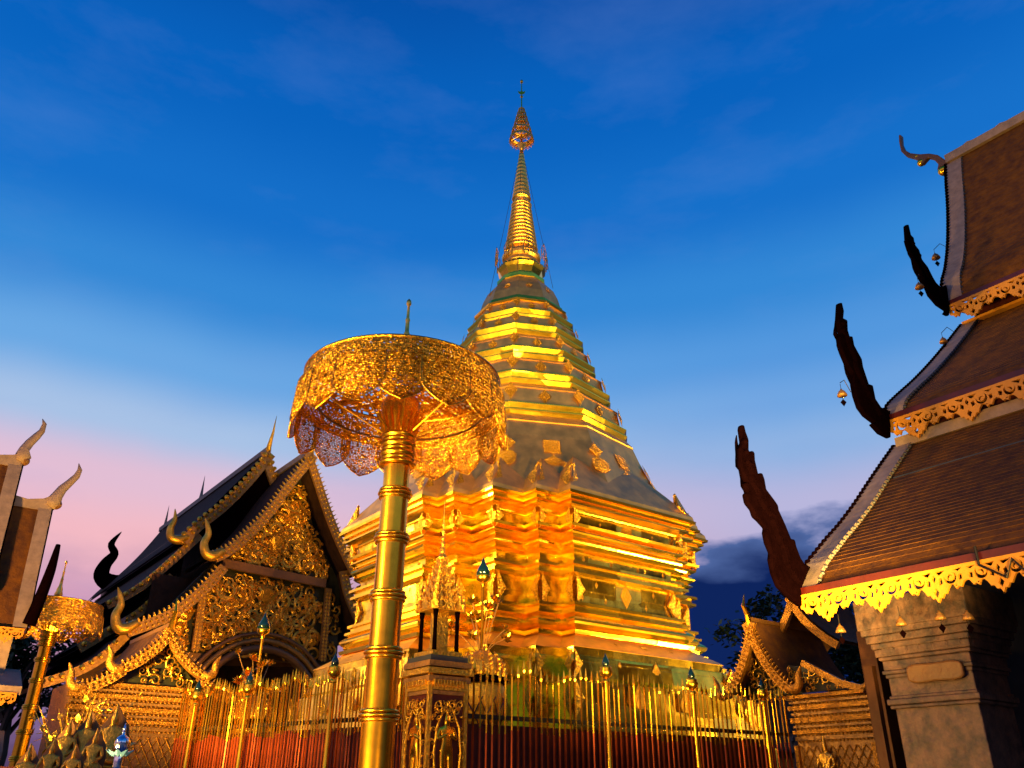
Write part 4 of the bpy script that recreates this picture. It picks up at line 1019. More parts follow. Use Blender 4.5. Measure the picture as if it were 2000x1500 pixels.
# curved hanger rods that carry the verge bells
for (x0, y0, x1, y1) in ((1826, 496, 1852, 484), (1841, 660, 1866, 650), (1643, 760, 1662, 766), (1794, 553, 1802, 546)):
    a = gp.pt(x0, y0, 0)+UP*.10; c = gp.pt(x1, y1, 0)
    MB().tube([a, (a+c)/2+UP*.12, c], .006, 4).build('hanger_rod', M_['iron'], hall)

# ================================================================== GATE PAVILIONS
def gate(label, P0, d, ga, apx_z, wall0, wall1, wall_z, s=1.0, lower=True, group=None, deep=2.2, hs=1.0):
    """P0 a point of the side wall plane, d its running direction (left to right as seen); ga = position of the gable centre"""
    pl = Plane(P0, d); back = -pl.n if pl.n.y < 0 else pl.n; front = -back; fs = 1 if pl.n.dot(front) > 0 else -1
    t = thing('gate_pavilion', label, 'gate', (P0[0], P0[1], 0), math.atan2(d.y, d.x))
    W = lambda a, z, n=0: pl.w(a, z, fs*n)
    Mf = lambda n=0: pl.mat(0, 0, fs*n)
    # wall with lattice lower part, carved courses above
    b = MB(); ca = (wall0+wall1)/2; hw = (wall1-wall0)/2
    MB().prism([(wall0, 0), (wall1, 0), (wall1, wall_z), (wall0, wall_z)], Mf(-.7), 1.4).build('wall', M_['dullgold'], t)
    z = wall_z
    for k in range(8):
        h = (.05, .03, .06, .035, .07, .03, .05, .05)[k]; o = (.07, .03, .05, .02, .04, .015, .03, .01)[k]
        MB().prism([(wall0-o, z-h), (wall1+o, z-h), (wall1+o, z), (wall0-o, z)], Mf(o/2), o+.04).build('wall_course', M_['dullgold' if k % 2 else 'gateorn'], t); z -= h+.035
        rr = MB()
        n = int((wall1-wall0)/.06)
        for i in range(n): rr.ball(W(wall0+(i+.5)*(wall1-wall0)/n, z+.018, .015), .015, n=5, m=4)
        rr.build('bead_row', M_['gateorn'], t, kind='stuff')
    zl = z-.05; lat = MB(); zz0 = 1.0
    step = .13
    i = 0; x = wall0-(zl-zz0)
    while x < wall1:
        for sg in (1, -1):
            xa, xb = (x, x+(zl-zz0)*.62) if sg == 1 else (x+(zl-zz0)*.62, x)
            # clip to wall
            za, zb = zz0, zl
            def clip(xq, xr, zq, zr):
                if xq == xr: return None
                pts = []
                t0, t1_ = 0.0, 1.0
                for lim, s_ in ((wall0+.04, 1), (wall1-.04, -1)):
                    f0 = s_*(xq-lim); f1 = s_*(xr-lim)
                    if f0 < 0 and f1 < 0: return None
                    if f0 < 0: t0 = max(t0, f0/(f0-f1))
                    if f1 < 0: t1_ = min(t1_, f0/(f0-f1))
                if t0 >= t1_: return None
                return [(xq+(xr-xq)*t, zq+(zr-zq)*t) for t in (t0, t1_)]
            c = clip(xa, xb, za, zb)
            if c: lat.tube([W(c[0][0], c[0][1], .01), W(c[1][0], c[1][1], .01)], .010, 4)
        x += step
    lat.build('lattice', M_['gateorn'], t, kind='stuff')
    for e in (wall0, wall1): MB().prism([(e-.03, 0), (e+.03, 0), (e+.03, zl+.02), (e-.03, zl+.02)], Mf(.02), .08).build('wall_pilaster', M_['gateorn'], t)
    # gables: upper and lower pair of scaly bargeboards with curled ends
    def naga(path, wdt, n_off, fl):
        bb = MB(); strip(bb, pl, path, wdt*(1 if fl else -1), .07, fs*n_off); o = bb.build('bargeboard', M_['gateorn'], t)
        te = MB()
        for a, z_, ang in resample(path, .07):
            lx, lz = -math.sin(ang), math.cos(ang)
            if lz < 0: lx, lz = -lx, -lz
            te.prism([(a-.02, z_-.01), (a+.02, z_-.01), (a+lx*.055+.012, z_+lz*.055), (a+lx*.07, z_+lz*.07)], Mf(n_off), .03)
        te.build('leaf_teeth', M_['gateorn'], o, kind='stuff')
        sc2 = MB()
        for a, z_, ang in resample(path, .075):
            lx, lz = math.sin(ang), -math.cos(ang)
            if lz > 0: lx, lz = -lx, -lz
            for q in (.3, .7): sc2.ball(W(a+lx*wdt*q, z_+lz*wdt*q, n_off+.045), .022, n=5, m=4)
        sc2.build('scale_rows', M_['gateorn'], o, kind='stuff')
        # upturned tail
        e = path[-1]; sg = 1 if path[-1][0] > path[0][0] else -1
        stube([W(e[0]-sg*.05, e[1]-.02, n_off), W(e[0]+sg*.06, e[1]-.05, n_off), W(e[0]+sg*.14, e[1]+.02, n_off), W(e[0]+sg*.15, e[1]+.14, n_off), W(e[0]+sg*.21, e[1]+.27, n_off)], [.06, .075, .06, .045, .006], 8).build('naga_tail', M_['gateorn'], o, smooth=True)
    h1 = .62*s*hs; w1 = .62*s
    for sg in (-1, 1):
        up_ = smooth_path([(ga, apx_z), (ga+sg*w1*.30, apx_z-h1*.45), (ga+sg*w1*.66, apx_z-h1*.80), (ga+sg*w1, apx_z-h1)], 4)
        naga(up_, .13*s, .30, sg > 0)
        if lower:
            lo = smooth_path([(ga+sg*w1*.95, apx_z-h1*1.02), (ga+sg*w1*1.2, apx_z-h1*1.22), (ga+sg*w1*1.55, apx_z-h1*1.42), (ga+sg*w1*1.75, apx_z-h1*1.46)], 4)
            naga(lo, .13*s, .30, sg > 0)
        # roof slopes going back from the gable
        A = [W(a, z_+.03, .28) for a, z_ in up_]; B = [p+back*deep for p in A]; A2 = [p-UP*.05 for p in A]; B2 = [p-UP*.05 for p in B]
        r_ = MB(); r_.sheet(A, B); r_.sheet(A2, B2); r_.sheet(A, A2); r_.build('roof_slope', M_['tile'], t)
        if not lower: continue
        lo = [(ga+sg*w1*.85, apx_z-h1*.98), (ga+sg*w1*1.3, apx_z-h1*1.30), (ga+sg*w1*1.75, apx_z-h1*1.46)]
        A = [W(a, z_+.0, .24) for a, z_ in lo]; B = [p+back*deep for p in A]; A2 = [p-UP*.05 for p in A]
        r_ = MB(); r_.sheet(A, B); r_.sheet(A, A2); r_.build('roof_slope', M_['tile'], t)
    # pediment panel and carving
    wk = 1.3 if lower else .95
    tri = [(ga, apx_z-.10), (ga-w1*.8, apx_z-h1-.05), (ga-w1*wk, wall_z-.0), (ga+w1*wk, wall_z-.0), (ga+w1*.8, apx_z-h1-.05)]
    MB().prism(tri, Mf(-.02), .06).build('pediment', M_['carveback'], t)
    c = MB(); carve_fill(c, W, tri, .10*s, 31, .014, .02); c.build('carved_scrolls', M_['carve'], t, kind='stuff')
    # roof-top finial and a higher ridge behind
    for dz, dn, sz in ((0, .30, 1.0),):
        MB().tube([W(ga, apx_z-.05, dn), W(ga, apx_z+.10, dn+.03), W(ga, apx_z+.22, dn+.10), W(ga, apx_z+.42, dn+.04), ], [.05, .04, .03, .004], 6).build('ridge_finial', M_['pole'], t)
    MB().bar(W(ga, apx_z+.03, .28), W(ga, apx_z+.03, .28)+back*deep, .06, .06).build('ridge_cap', M_['ochre'], t)
    return t, W, Mf, pl, back
gl, Wl, Mfl, pll, bkl = gate('small gilded gate pavilion at the far left end of the railings', (-4.86, 13.62), eR, -.62, 3.86, -1.75, .10, 3.02, s=1.0)
gr, Wr, Mfr, plr, bkr = gate('small gilded gate pavilion at the right end of the railings', (4.22, 13.36), -eL, -.33, 4.08, .06, 1.30, 2.95, s=1.0, deep=1.8, hs=1.65, lower=False)
# right gate: second higher gable behind, half pediment over the wall, seated relief
tt = gr
for sg in (-1, 1):
    pth = smooth_path([(-.05, 4.55), (-.05+sg*.24, 4.16), (-.05+sg*.55, 3.86), (-.05+sg*.75, 3.72)], 4)
    b = MB(); strip(b, plr, pth, .12*sg, .07, -.5); b.build('bargeboard', M_['gateorn'], tt)
    A = [Wr(a, z_+.03, -.5) for a, z_ in pth]; B = [p+bkr*1.6 for p in A]; b = MB(); b.sheet(A, B); b.sheet([p-UP*.05 for p in A], [p-UP*.05 for p in B]); b.build('roof_slope', M_['tile'], tt)
MB().tube([Wr(-.05, 4.5, -.5), Wr(-.07, 4.68, -.45), Wr(-.14, 4.85, -.45), Wr(-.12, 5.0, -.45)], [.05, .04, .025, .004], 6).build('ridge_finial', M_['pole'], tt)
tri = [(.15, 3.38), (.55, 3.30), (1.28, 2.97), (.02, 2.97)]
MB().prism(tri, Mfr(.08), .06).build('half_pediment', M_['carveback'], tt)
c = MB(); carve_fill(c, Wr, tri, .07, 77, .012, .12); c.build('carved_scrolls', M_['carve'], tt, kind='stuff')
b = MB(); strip(b, plr, [(.45, 3.42), (.8, 3.22), (1.05, 3.08), (1.38, 2.98)], .09, .08, .14*(1 if plr.n.dot(-bkr) > 0 else -1)); b.build('bargeboard', M_['gateorn'], tt)
stube([Wr(1.33, 2.95, .14), Wr(1.42, 3.0, .14), Wr(1.43, 3.12, .14), Wr(1.47, 3.26, .14)], [.05, .05, .03, .004], 8).build('naga_tail', M_['gateorn'], tt, smooth=True)
MB().box(Matrix.Translation(Wr(.62, 1.72, .10)) @ RZ(R_(YAW)), .10, .28, .03).build('statue_ledge', M_['gateorn'], tt)
dirf = -bkr
o = link('seated_relief', FIG_B, tt, Matrix.Translation(Wr(.58, 1.75, .12)) @ RZ(math.atan2(dirf.y, dirf.x)-math.pi/2) @ Matrix.Diagonal((.62, .6, .66, 1)))

# ================================================================== LEFT HALL WITH THE CARVED GABLE
vy = 27.0; vx = -.2704*vy
vh = thing('temple_hall', 'hall on the left with a steep dark roof and a gilded carved gable', 'temple', (vx, vy, 0), R_(YAW))
vp = Plane((vx, vy), eR); vb = eL     # roof runs back along eL
fn = 1 if vp.n.dot(-eL) > 0 else -1
VW = lambda a, z, n=0: vp.w(a, z, fn*n)
VM = lambda n=0: vp.mat(0, 0, fn*n)
px = lambda pts: [vp.az(*p) for p in pts]
# outlines read off in the gable plane
apex = vp.az(590, 897)
lv = smooth_path(px([(590, 897), (545, 950), (500, 1010), (455, 1055), (425, 1080), (400, 1092)]), 4)
rv = smooth_path(px([(590, 897), (608, 950), (628, 1010), (650, 1065), (678, 1125)]), 4)
low_l = smooth_path(px([(418, 1108), (380, 1150), (330, 1190), (285, 1212), (235, 1230)]), 4)
low_r = smooth_path(px([(664, 1120), (672, 1160), (690, 1205), (712, 1240)]), 4)
tri_u = px([(587, 925), (545, 985), (498, 1038), (432, 1096), (650, 1142), (628, 1055), (604, 975)])
low_pan = px([(425, 1110), (392, 1150), (372, 1272), (625, 1293), (633, 1146)])
low_side = px([(385, 1150), (330, 1195), (300, 1262), (366, 1270)])
full = px([(588, 925), (540, 985), (495, 1040), (425, 1092), (320, 1195), (290, 1265), (662, 1300), (668, 1140), (620, 1040)])
MB().prism(full, VM(-.25), .2).build('gable_ground', M_['carveback'], vh)
for nm, pp, s_, sd in (('carved_panel', tri_u, .30, 3), ('carved_panel', low_pan, .36, 5), ('carved_panel', low_side, .26, 6)):
    c = MB(); carve_fill(c, VW, pp, s_, sd, .062, -.12); carve_fill(c, VW, pp, s_*.55, sd+50, .045, -.13, .5); carve_fill(c, VW, pp, s_*.8, sd+120, .05, -.13, .6)
    c.build(nm, M_['carve'], vh, kind='stuff')
rgt = px([(634, 1150), (668, 1165), (662, 1300), (628, 1293)])
c = MB(); carve_fill(c, VW, rgt, .22, 61, .045, -.12); c.build('carved_panel', M_['carve'], vh, kind='stuff')
# beam, posts with lozenge pattern, lintel
def seg(p0, p1, w_, nm, mt, n=0.0, t=.14):
    a, z = vp.az(*p0); c, e = vp.az(*p1); b = MB(); b.bar(VW(a, z, n), VW(c, e, n), t, w_, up=UP if abs(c-a) > abs(e-z) else vp.n); return b.build(nm, mt, vh)
seg((432, 1100), (634, 1141), .26, 'tie_beam', M_['brown'], .06)
for p0, p1 in (((398, 1140), (379, 1272)), ((640, 1150), (628, 1290))):
    a, z = vp.az(*p0); c, e = vp.az(*p1)
    o = MB().bar(VW(a, z, .05), VW(c, e, .05), .22, .12, up=vp.n).build('post', M_['dullgold'], vh)
    d_ = MB()
    k = 0; zz1 = e
    while zz1 < z-.1:
        for q in (-.05, .05):
            am = c+(a-c)*(zz1-e)/(z-e)
            d_.prism([(am+q, zz1-.05), (am+q+.04, zz1), (am+q, zz1+.05), (am+q-.04, zz1)], VM(.12), .04)
        zz1 += .11
    d_.build('lozenge_row', M_['carve'], o, kind='stuff')
# crest medallions at the middle of each panel
for x, y, r in ((540, 1060, .35), (520, 1165, .4), (505, 1225, .4)):
    a, z = vp.az(x, y); c = MB()
    for k in range(7):
        an = R_(90)+(k-3)*.42; c.tube([VW(a, z-.2, -.05), VW(a+r*.6*math.cos(an), z+r*.6*math.sin(an), .04), VW(a+r*math.cos(an), z+r*math.sin(an), -.02)], [.03, .07, .01], 4)
    c.build('leaf_medallion', M_['carve'], vh)
# porch wall and arch below the gable
wl0, wl1 = vp.az(300, 1280)[0], vp.az(668, 1300)[0]; zt_ = vp.az(500, 1285)[1]
ac, az_ = vp.az(510, 1330); ar = 1.95
arch = [(ac+ar*math.cos(R_(a)), az_-1.0+ar*1.0*math.sin(R_(a))) for a in range(0, 181, 15)]
poly = [(wl0, 0), (wl0, zt_), (wl1, zt_), (wl1, 0), (ac+ar, 0)]+arch+[(ac-ar, 0)]
MB().prism(poly, VM(-.3), .3).build('porch_wall', M_['brown'], vh)
MB().add([VW(wl0, 0, -1.8), VW(wl1, 0, -1.8), VW(wl1, zt_+2.5, -1.8), VW(wl0, zt_+2.5, -1.8)], [(0, 1, 2, 3)]).build('inner_wall', M_['wood'], vh)
for k, (dr, tt_) in enumerate(((0, .20), (.24, .14), (.45, .10))):
    pts = [VW(ac+(ar+dr)*math.cos(R_(a)), az_-1.0+(ar+dr)*math.sin(R_(a)), .0) for a in range(0, 181, 10)]
    MB().tube(pts, tt_*.6, 6).build('arch_moulding', M_['brown' if k != 1 else 'dullgold'], vh, smooth=True)
# roofs: two front tiers stepping up backwards, then lower skirts; swept back along eL
def sweep(path, back0, length, name='roof_slope', mt='tile2', drop=.0, thick=.12):
    A = [VW(a, z+drop)+vb*back0 for a, z in path]; B = [p+vb*length for p in A]; A2 = [p-UP*thick for p in A]; B2 = [p-UP*thick for p in B]
    b = MB(); b.sheet(A, B); b.sheet(A2, B2); b.sheet(A, A2); b.sheet(B, B2)
    return b.build(name, M_[mt], vh)
def verge(path, n0, wdt, side, tail=None, zoff=0.0):
    b = MB(); strip(b, vp, [(a, z+zoff) for a, z in path], wdt*side, .10, fn*n0); o = b.build('bargeboard', M_['dullgold'], vh)
    te = MB()
    for a, z_, ang in resample([(a, z+zoff) for a, z in path], .15):
        lx, lz = -math.sin(ang), math.cos(ang)
        if lz < 0: lx, lz = -lx, -lz
        if abs(lz) < .2 and side > 0: lx = abs(lx)
        te.prism([(a-.05, z_-.03), (a+.05, z_-.03), (a+lx*.09+.03, z_+lz*.09), (a+lx*.13, z_+lz*.13)], VM(n0), .06)
        for q in (.3, .72): te.ball(VW(a-lx*wdt*q, z_-lz*wdt*q, n0+.05), .045, n=5, m=4)
    te.build('leaf_teeth', M_['goldorn'], o, kind='stuff')
    if tail: stube([VW(tail[0]-tail[2]*.0+x*tail[2], tail[1]+z, n0) for x, z in ((-.3, .15), (0, -.05), (.22, .0), (.32, .28), (.24, .58), (.32, .85), (.42, 1.05))], [.12, .17, .15, .12, .10, .07, .01], 8).build('naga_tail', M_['carve'], o, smooth=True)
    return o
e_ = lv[-1]; e2 = low_l[-1]
verge(lv, .75, .27, -1, (e_[0], e_[1], -1)); verge(rv, .75, .27, 1)
verge(low_l, .55, .30, -1, (e2[0], e2[1], -1)); e3 = low_r[-1]; verge(low_r, .55, .30, 1)
sweep(lv, -.7, 2.6); sweep(rv, -.7, 2.6); sweep(low_l, -.5, 3.0); sweep(low_r, -.5, 3.0)
# second, higher tier a little behind; its gable plane stands further back
sh_ = 1.9; up2 = .78
p2 = Plane((vp.o+vb*sh_).xy, eR)
lv2 = smooth_path([p2.az(*p) for p in [(524, 882), (480, 935), (430, 985), (385, 1020), (352, 1052)]], 4); rv2 = smooth_path([p2.az(*p) for p in [(524, 882), (530, 905), (545, 950), (560, 1000)]], 4)
W2 = lambda a, z, n=0: p2.w(a, z, fn*n)
for pth, sd in ((lv2, -1), (rv2, 1)):
    b = MB(); strip(b, p2, pth, .30*sd, .10, 0); o = b.build('bargeboard', M_['dullgold'], vh)
    te = MB()
    for a, z_, ang in resample(pth, .24): te.ball(W2(a, z_+.05, .05), .09, n=5, m=4); te.ball(W2(a, z_-.25, .06), .07, n=5, m=4)
    te.build('leaf_teeth', M_['goldorn'], o, kind='stuff')
    A = [W2(a, z+.02) for a, z in pth]; B = [p+vb*13 for p in A]; A2 = [p-UP*.1 for p in A]; B2 = [p-UP*.1 for p in B]
    b = MB(); b.sheet(A, B); b.sheet(A2, B2); b.sheet(A, A2); b.build('roof_slope', M_['tile2'], vh)
b = MB(); b.add([W2(lv2[0][0], lv2[0][1], -.1), W2(*lv2[-1], -.1), W2(rv2[-1][0], lv2[-1][1], -.1), W2(*rv2[-1], -.1)], [(0, 1, 2, 3)]); b.build('tier_gable', M_['darkred'], vh)
e_ = lv2[-1]
q0 = W2(e_[0]+.3, e_[1]+.1)+vb*.3; MB().add([q0, q0+vb*12.6, q0+vb*12.6-UP*3.2, q0-UP*3.2], [(0, 1, 2, 3)]).build('side_wall', M_['wood'], vh)
stube([W2(e_[0]+x, e_[1]+z, .0) for x, z in ((.2, .1), (-.05, -.05), (-.3, .0), (-.36, .3), (-.28, .6), (-.34, .95))], [.12, .16, .14, .11, .08, .01], 8).build('naga_tail', M_['carve'], vh, smooth=True)
# lower skirt roofs sweeping back on the left
for (pts, b0, ln) in (([(385, 1040), (330, 1090), (270, 1140), (205, 1175)], 2.0, 13.0), ([(330, 1120), (280, 1180), (210, 1225), (150, 1260)], 2.0, 10.0), ([(240, 1235), (190, 1280), (130, 1310), (60, 1330)], .5, 12.0)):
    pp = Plane((vp.o+vb*b0).xy, eR); path = smooth_path([pp.az(*p) for p in pts], 4)
    A = [pp.w(a, z) for a, z in path]; B = [p+vb*ln for p in A]; A2 = [p-UP*.15 for p in A]; B2 = [p-UP*.15 for p in B]
    b = MB(); b.sheet(A, B); b.sheet(A2, B2); b.sheet(A, A2); b.build('roof_slope', M_['tile2'], vh)
    MB().add([A[0], B[0], B[0]+UP*.45, A[0]+UP*.45], [(0, 1, 2, 3)]).build('side_wall', M_['wood'], vh)
    b = MB(); strip(b, pp, path, -.26, .10, 0); o = b.build('bargeboard', M_['dullgold'], vh)
    te = MB()
    for a, z_, ang in resample(path, .26): te.ball(pp.w(a, z_-.1, fn*.08), .08, n=5, m=4)
    te.build('leaf_teeth', M_['goldorn'], o, kind='stuff')
    A = [pp.w(path[0][0]+1, 0)+vb*.6, pp.w(path[-1][0]+1.2, 0)+vb*.6, pp.w(path[-1][0]+1.2, path[-1][1]+.3)+vb*.6, pp.w(path[0][0]+1, path[0][1])+vb*.6]
    MB().add(A, [(0, 1, 2, 3)]).build('side_wall', M_['wood'], vh)
# ridge caps, chofas and ridge flames
def chofa(p, s, fwd, nm='ridge_finial', mt='goldorn', parent=vh):
    u = Vector(fwd)
    MB().tube([p-u*.1*s, p+UP*.35*s+u*.05*s, p+UP*.75*s+u*.22*s, p+UP*1.15*s+u*.42*s, p+UP*1.6*s+u*.48*s, p+UP*2.1*s+u*.62*s], [.16*s, .14*s, .10*s, .07*s, .04*s, .005], 7).build(nm, M_[mt], parent, smooth=True)
f1 = VW(apex[0], apex[1], .75); MB().bar(f1+UP*.05, f1+UP*.05+vb*3.2, .2, .2).build('ridge_cap', M_['plaster'], vh)
chofa(f1, .50, -eL*1.0)
f2 = W2(*lv2[0]); MB().bar(f2+UP*.05, f2+UP*.05+vb*13, .2, .2).build('ridge_cap', M_['plaster'], vh)
chofa(f2, .62, -eL*.9)
for (x, y, s_) in ((390, 984, .6), (320, 1038, .6)):
    # ridge ornaments further back along the same ridge
    rpl = Plane(f2.xy, eL); p = rpl.pt(x, y); chofa(p, s_, -eL*.1, 'ridge_flame', 'plaster')
# naga at the far left eave
rpl = Plane((f2+vb*11).xy, eR); p = rpl.pt(205, 1130); u = -eR
stube([p+u*(-1.2)+UP*.1, p+u*(-.3)-UP*.15, p+u*.15+UP*.1, p+u*.1+UP*.6, p-u*.15+UP*1.1, p+u*.05+UP*1.5, p-u*.25+UP*2.1], [.25, .38, .34, .25, .18, .14, .01], 8).build('naga_tail', M_['darkred'], vh, smooth=True)

# ================================================================== FAR LEFT HALL
fp0 = at_y(100, 988, 15.0)
fl = thing('temple_hall', 'cream edged hall at the left edge with curling ridge finials', 'temple', (fp0.x, 15.0, 0), R_(YAW))
rl = Plane((fp0.x, 15.0), eR)       # plane through the ridge, running along eR
def px2(pts, pl): return [pl.az(*p) for p in pts]
def far_tier(r0, ridge_px, drop, plane_shift, nm):
    """ridge end at ridge_px; steep slope faces the camera"""
    pl = Plane((fp0+eR*r0).xy, eR)
    a, z = pl.az(*ridge_px); top = pl.w(a, z)
    prof = [(0, 0), (.22, -.75), (.42, -1.5), (.75, -drop)]
    A = [top+(-eL)*o+UP*d for o, d in prof]; ln = 6.0
    B = [p-eR*ln for p in A]
    b = MB(); b.sheet(A, B); b.sheet([p-UP*.12+eL*.05 for p in A], [p-UP*.12+eL*.05 for p in B]); b.build('roof_tiles', M_['tile'], fl)
    A2 = [p-eL*.03+UP*.04 for p in A]; B2 = [p-eR*.19 for p in A2]
    b = MB(); b.sheet(A2, B2); b.sheet([p+eR*.03 for p in A2], [p+eR*.03-UP*.12+eL*.05 for p in A2]); b.sheet([p+eR*.03 for p in A2], A2); b.build('verge_band', M_['plaster'], fl)
    b = MB(); b.sheet([p+eR*.06 for p in A], [p+eR*.06+eL*.14-UP*.05 for p in A]); b.sheet([p+eR*.02 for p in A], [p+eR*.06 for p in A]); b.build('bargeboard', M_['darkred'], fl)
    # mirrored far slope
    C = [top+eL*o+UP*d for o, d in prof]; b = MB(); b.sheet(C, [p-eR*ln for p in C]); b.build('roof_tiles', M_['tile'], fl)
    # ridge crest: concave plaster scallops ending in the finial
    rp_ = Plane(top.xy, -eR); cr_ = [(0, z-.1), (0, z+.22), (.15, z+.12), (.4, z+.06), (.7, z+.10), (.95, z+.28), (1.0, z+.16), (1.15, z+.30), (1.2, z+.10), (6, z+.10), (6, z-.15)]
    MB().prism(cr_, rp_.mat(), .12).build('ridge_crest', M_['plaster'], fl)
    return pl, top, A
plA, topA, prA = far_tier(0, (98, 990), 2.35, 0, '')
plB, topB, prB = far_tier(-.95, (40, 905), 2.6, 0, '')
def far_chofa(pl, pts, rads):
    MB().tube([pl.pt(*p) for p in pts], rads, 8).build('ridge_finial', M_['plaster'], fl, smooth=True)
far_chofa(plA, [(96, 990), (104, 982), (112, 968), (122, 955), (136, 943), (150, 930), (156, 918), (154, 905)], [.10, .14, .10, .085, .07, .06, .045, .005])
far_chofa(plB, [(38, 902), (46, 890), (48, 877), (58, 865), (72, 852), (82, 842), (87, 828), (83, 818)], [.10, .14, .09, .08, .07, .055, .04, .005])
MB().ball(plA.pt(110, 985), .10).build('gilt_boss', M_['ochre'], fl, smooth=True); MB().ball(plB.pt(47, 900), .10).build('gilt_boss', M_['ochre'], fl, smooth=True)
# naga seen end on at the eave, fretwork, posts and lower eaves
ec = prA[-1]
stube([ec+eR*.05+UP*.1, ec+eR*.10+UP*.5-eL*.10, ec+eR*.14+UP*1.0-eL*.22, ec+eR*.16+UP*1.45-eL*.2], [.11, .10, .08, .04], 8).build('naga_tail', M_['darkred'], fl, smooth=True)
for k in range(9):
    p = ec-eL*.03+UP*.02-eR*(.0+(k+1)*FW*.8); Mx = Matrix.Identity(4)
    for j in range(3): Mx[j][0] = eR[j]*.8; Mx[j][1] = UP[j]*.8; Mx[j][2] = -eL[j]*.8; Mx[j][3] = p[j]
    o = bpy.data.objects.new('fretwork_panel', FRET); col.objects.link(o); o.parent = fl; o.matrix_basis = wm(fl).inverted() @ Mx
zE = ec.z
q = ec+eL*.25-eR*.12
MB().add([Vector((q.x, q.y, 0)), Vector((q.x, q.y, zE+.4)), Vector((q.x, q.y, zE+.4))-eR*6, Vector((q.x, q.y, 0))-eR*6], [(0, 1, 2, 3)]).build('wall', M_['brown'], fl)
MB().box(Matrix.Translation(Vector((q.x, q.y, zE/2))-eR*.16-eL*.05) @ RZ(R_(YAW)), .16, .12, zE/2).build('corner_post', M_['plaster'], fl)
for dz, dd, mt in ((1.05, .65, 'plaster'), (1.15, .55, 'darkred'), (2.0, .3, 'plaster')):
    p = Vector((q.x, q.y, zE-dz)); MB().add([p-eL*dd+eR*.25, p-eL*dd+eR*.25+UP*.13, p+eR*.25+UP*.45, p-eR*6+UP*.45, p-eL*dd-eR*6+UP*.13, p-eL*dd-eR*6, p+eR*.25], [(0, 1, 4, 5), (1, 2, 3, 4), (0, 1, 2, 6)]).build('lower_eave', M_[mt], fl)
for k in range(8):
    p = q-eL*.66+UP*(0)-eR*(-.2+(k+1)*FW*.8); p.z = zE-1.02; Mx = Matrix.Identity(4)
    for j in range(3): Mx[j][0] = eR[j]*.8; Mx[j][1] = UP[j]*.8; Mx[j][2] = -eL[j]*.8; Mx[j][3] = p[j]
    o = bpy.data.objects.new('fretwork_panel', FRET); col.objects.link(o); o.parent = fl; o.matrix_basis = wm(fl).inverted() @ Mx

# ================================================================== OFFERINGS IN THE LOWER LEFT CORNER
tb = thing('offering_table', 'low gilded offering table crowded with small statues in the lower left corner', 'table', (-4.35, 7.6, 0), .35); Wt = wm(tb)
MB().box(Wt @ T(0, 0, 1.42), 1.5, .35, .04).build('tabletop', M_['dullgold'], tb)
MB().box(Wt @ T(0, .22, 1.62), 1.5, .16, .16).build('riser', M_['red'], tb)
for sx in (-1, 1):
    for sy in (-1, 1): MB().box(Wt @ T(sx*1.4, sy*.28, .7), .05, .05, .7).build('leg', M_['dullgold'], tb)
def statue(px_, py_, y, h, label):
    p = at_y(px_, py_, y)   # tip of the crown
    t = thing('seated_statue', label, 'statue', (p.x, y, p.z-h), math.pi+.25, 'gilded seated statues on the offering table'); W = wm(t)
    link('body', FIG_B, t, W @ Matrix.Diagonal((h, h, h*.99, 1)) @ T(0, 0, .02))
    MB().lathe([(.36, 0), (.38, .03), (.30, .06), (.36, .10), (.34, .12)], 16, W @ Matrix.Diagonal((h, h*.8, h, 1)) @ T(0, .08, -.10)).build('lotus_base', M_['goldorn'], t)
    pl = [(.26*math.sin(a)*(1 if abs(a) < 2 else .8), .70+.42*math.cos(a)-(.0)) for a in [k*.42 for k in range(-6, 7)]]
    MB().prism([(x*h, (z-.12)*h) for x, z in [(-.24, .15), (-.27, .5), (-.22, .75), (-.10, .92), (0, 1.08), (.10, .92), (.22, .75), (.27, .5), (.24, .15)]], W @ T(0, -.14*h, 0) @ Matrix.Rotation(R_(90), 4, 'X'), .03*h).build('halo', M_['brown'], t)
for i, (x, y, dy, h, lb) in enumerate(((232, 1372, 7.8, .52, 'tallest gilded seated statue, behind the silver urn'), (180, 1385, 7.9, .44, 'gilded seated statue second from the right'), (192, 1420, 7.5, .36, 'small gilded seated statue in the front row, nearest the silver urn'), (140, 1402, 7.8, .40, 'gilded seated statue in the middle of the offering table'), (108, 1440, 7.4, .34, 'gilded seated statue with its back to the distant umbrella pole'), (150, 1452, 7.2, .30, 'smallest gilded seated statue at the front edge'), (62, 1450, 7.5, .40, 'leftmost gilded seated statue'))):
    statue(x, y, dy, h, lb)
# gilt leaf branches rising behind the statues
gb = thing('gilded_tree', 'small gilded tree of metal leaves behind the seated statues', 'ornament', (-4.4, 8.4, 0), 0)
rb = random.Random(12); base = at_y(120, 1490, 8.3)
MB().tube([(base.x, 8.4, 0), (base.x, 8.4, 1.8)], .03).build('trunk', M_['dullgold'], gb)
lvs = MB()
for k in range(26):
    tgt = at_y(rb.uniform(20, 290), rb.uniform(1340, 1480), 8.4+rb.uniform(-.25, .35)); s0 = Vector((base.x+rb.uniform(-.1, .1), 8.4, 1.45))
    lvs.tube([s0, s0.lerp(tgt, .5)+UP*.08, tgt], [.010, .007, .004], 4)
    for q in range(7):
        c = s0.lerp(tgt, .4+.6*q/7)+Vector((rb.uniform(-.07, .07), rb.uniform(-.07, .07), rb.uniform(-.06, .06))); Mq = Matrix.Translation(c) @ Matrix.Rotation(rb.uniform(0, 6), 4, 'Z') @ Matrix.Rotation(rb.uniform(-1.4, 1.4), 4, 'X')
        lvs.prism([(0, -.03), (.026, .0), (.018, .025), (0, .05), (-.018, .025), (-.026, 0)], Mq, .004)
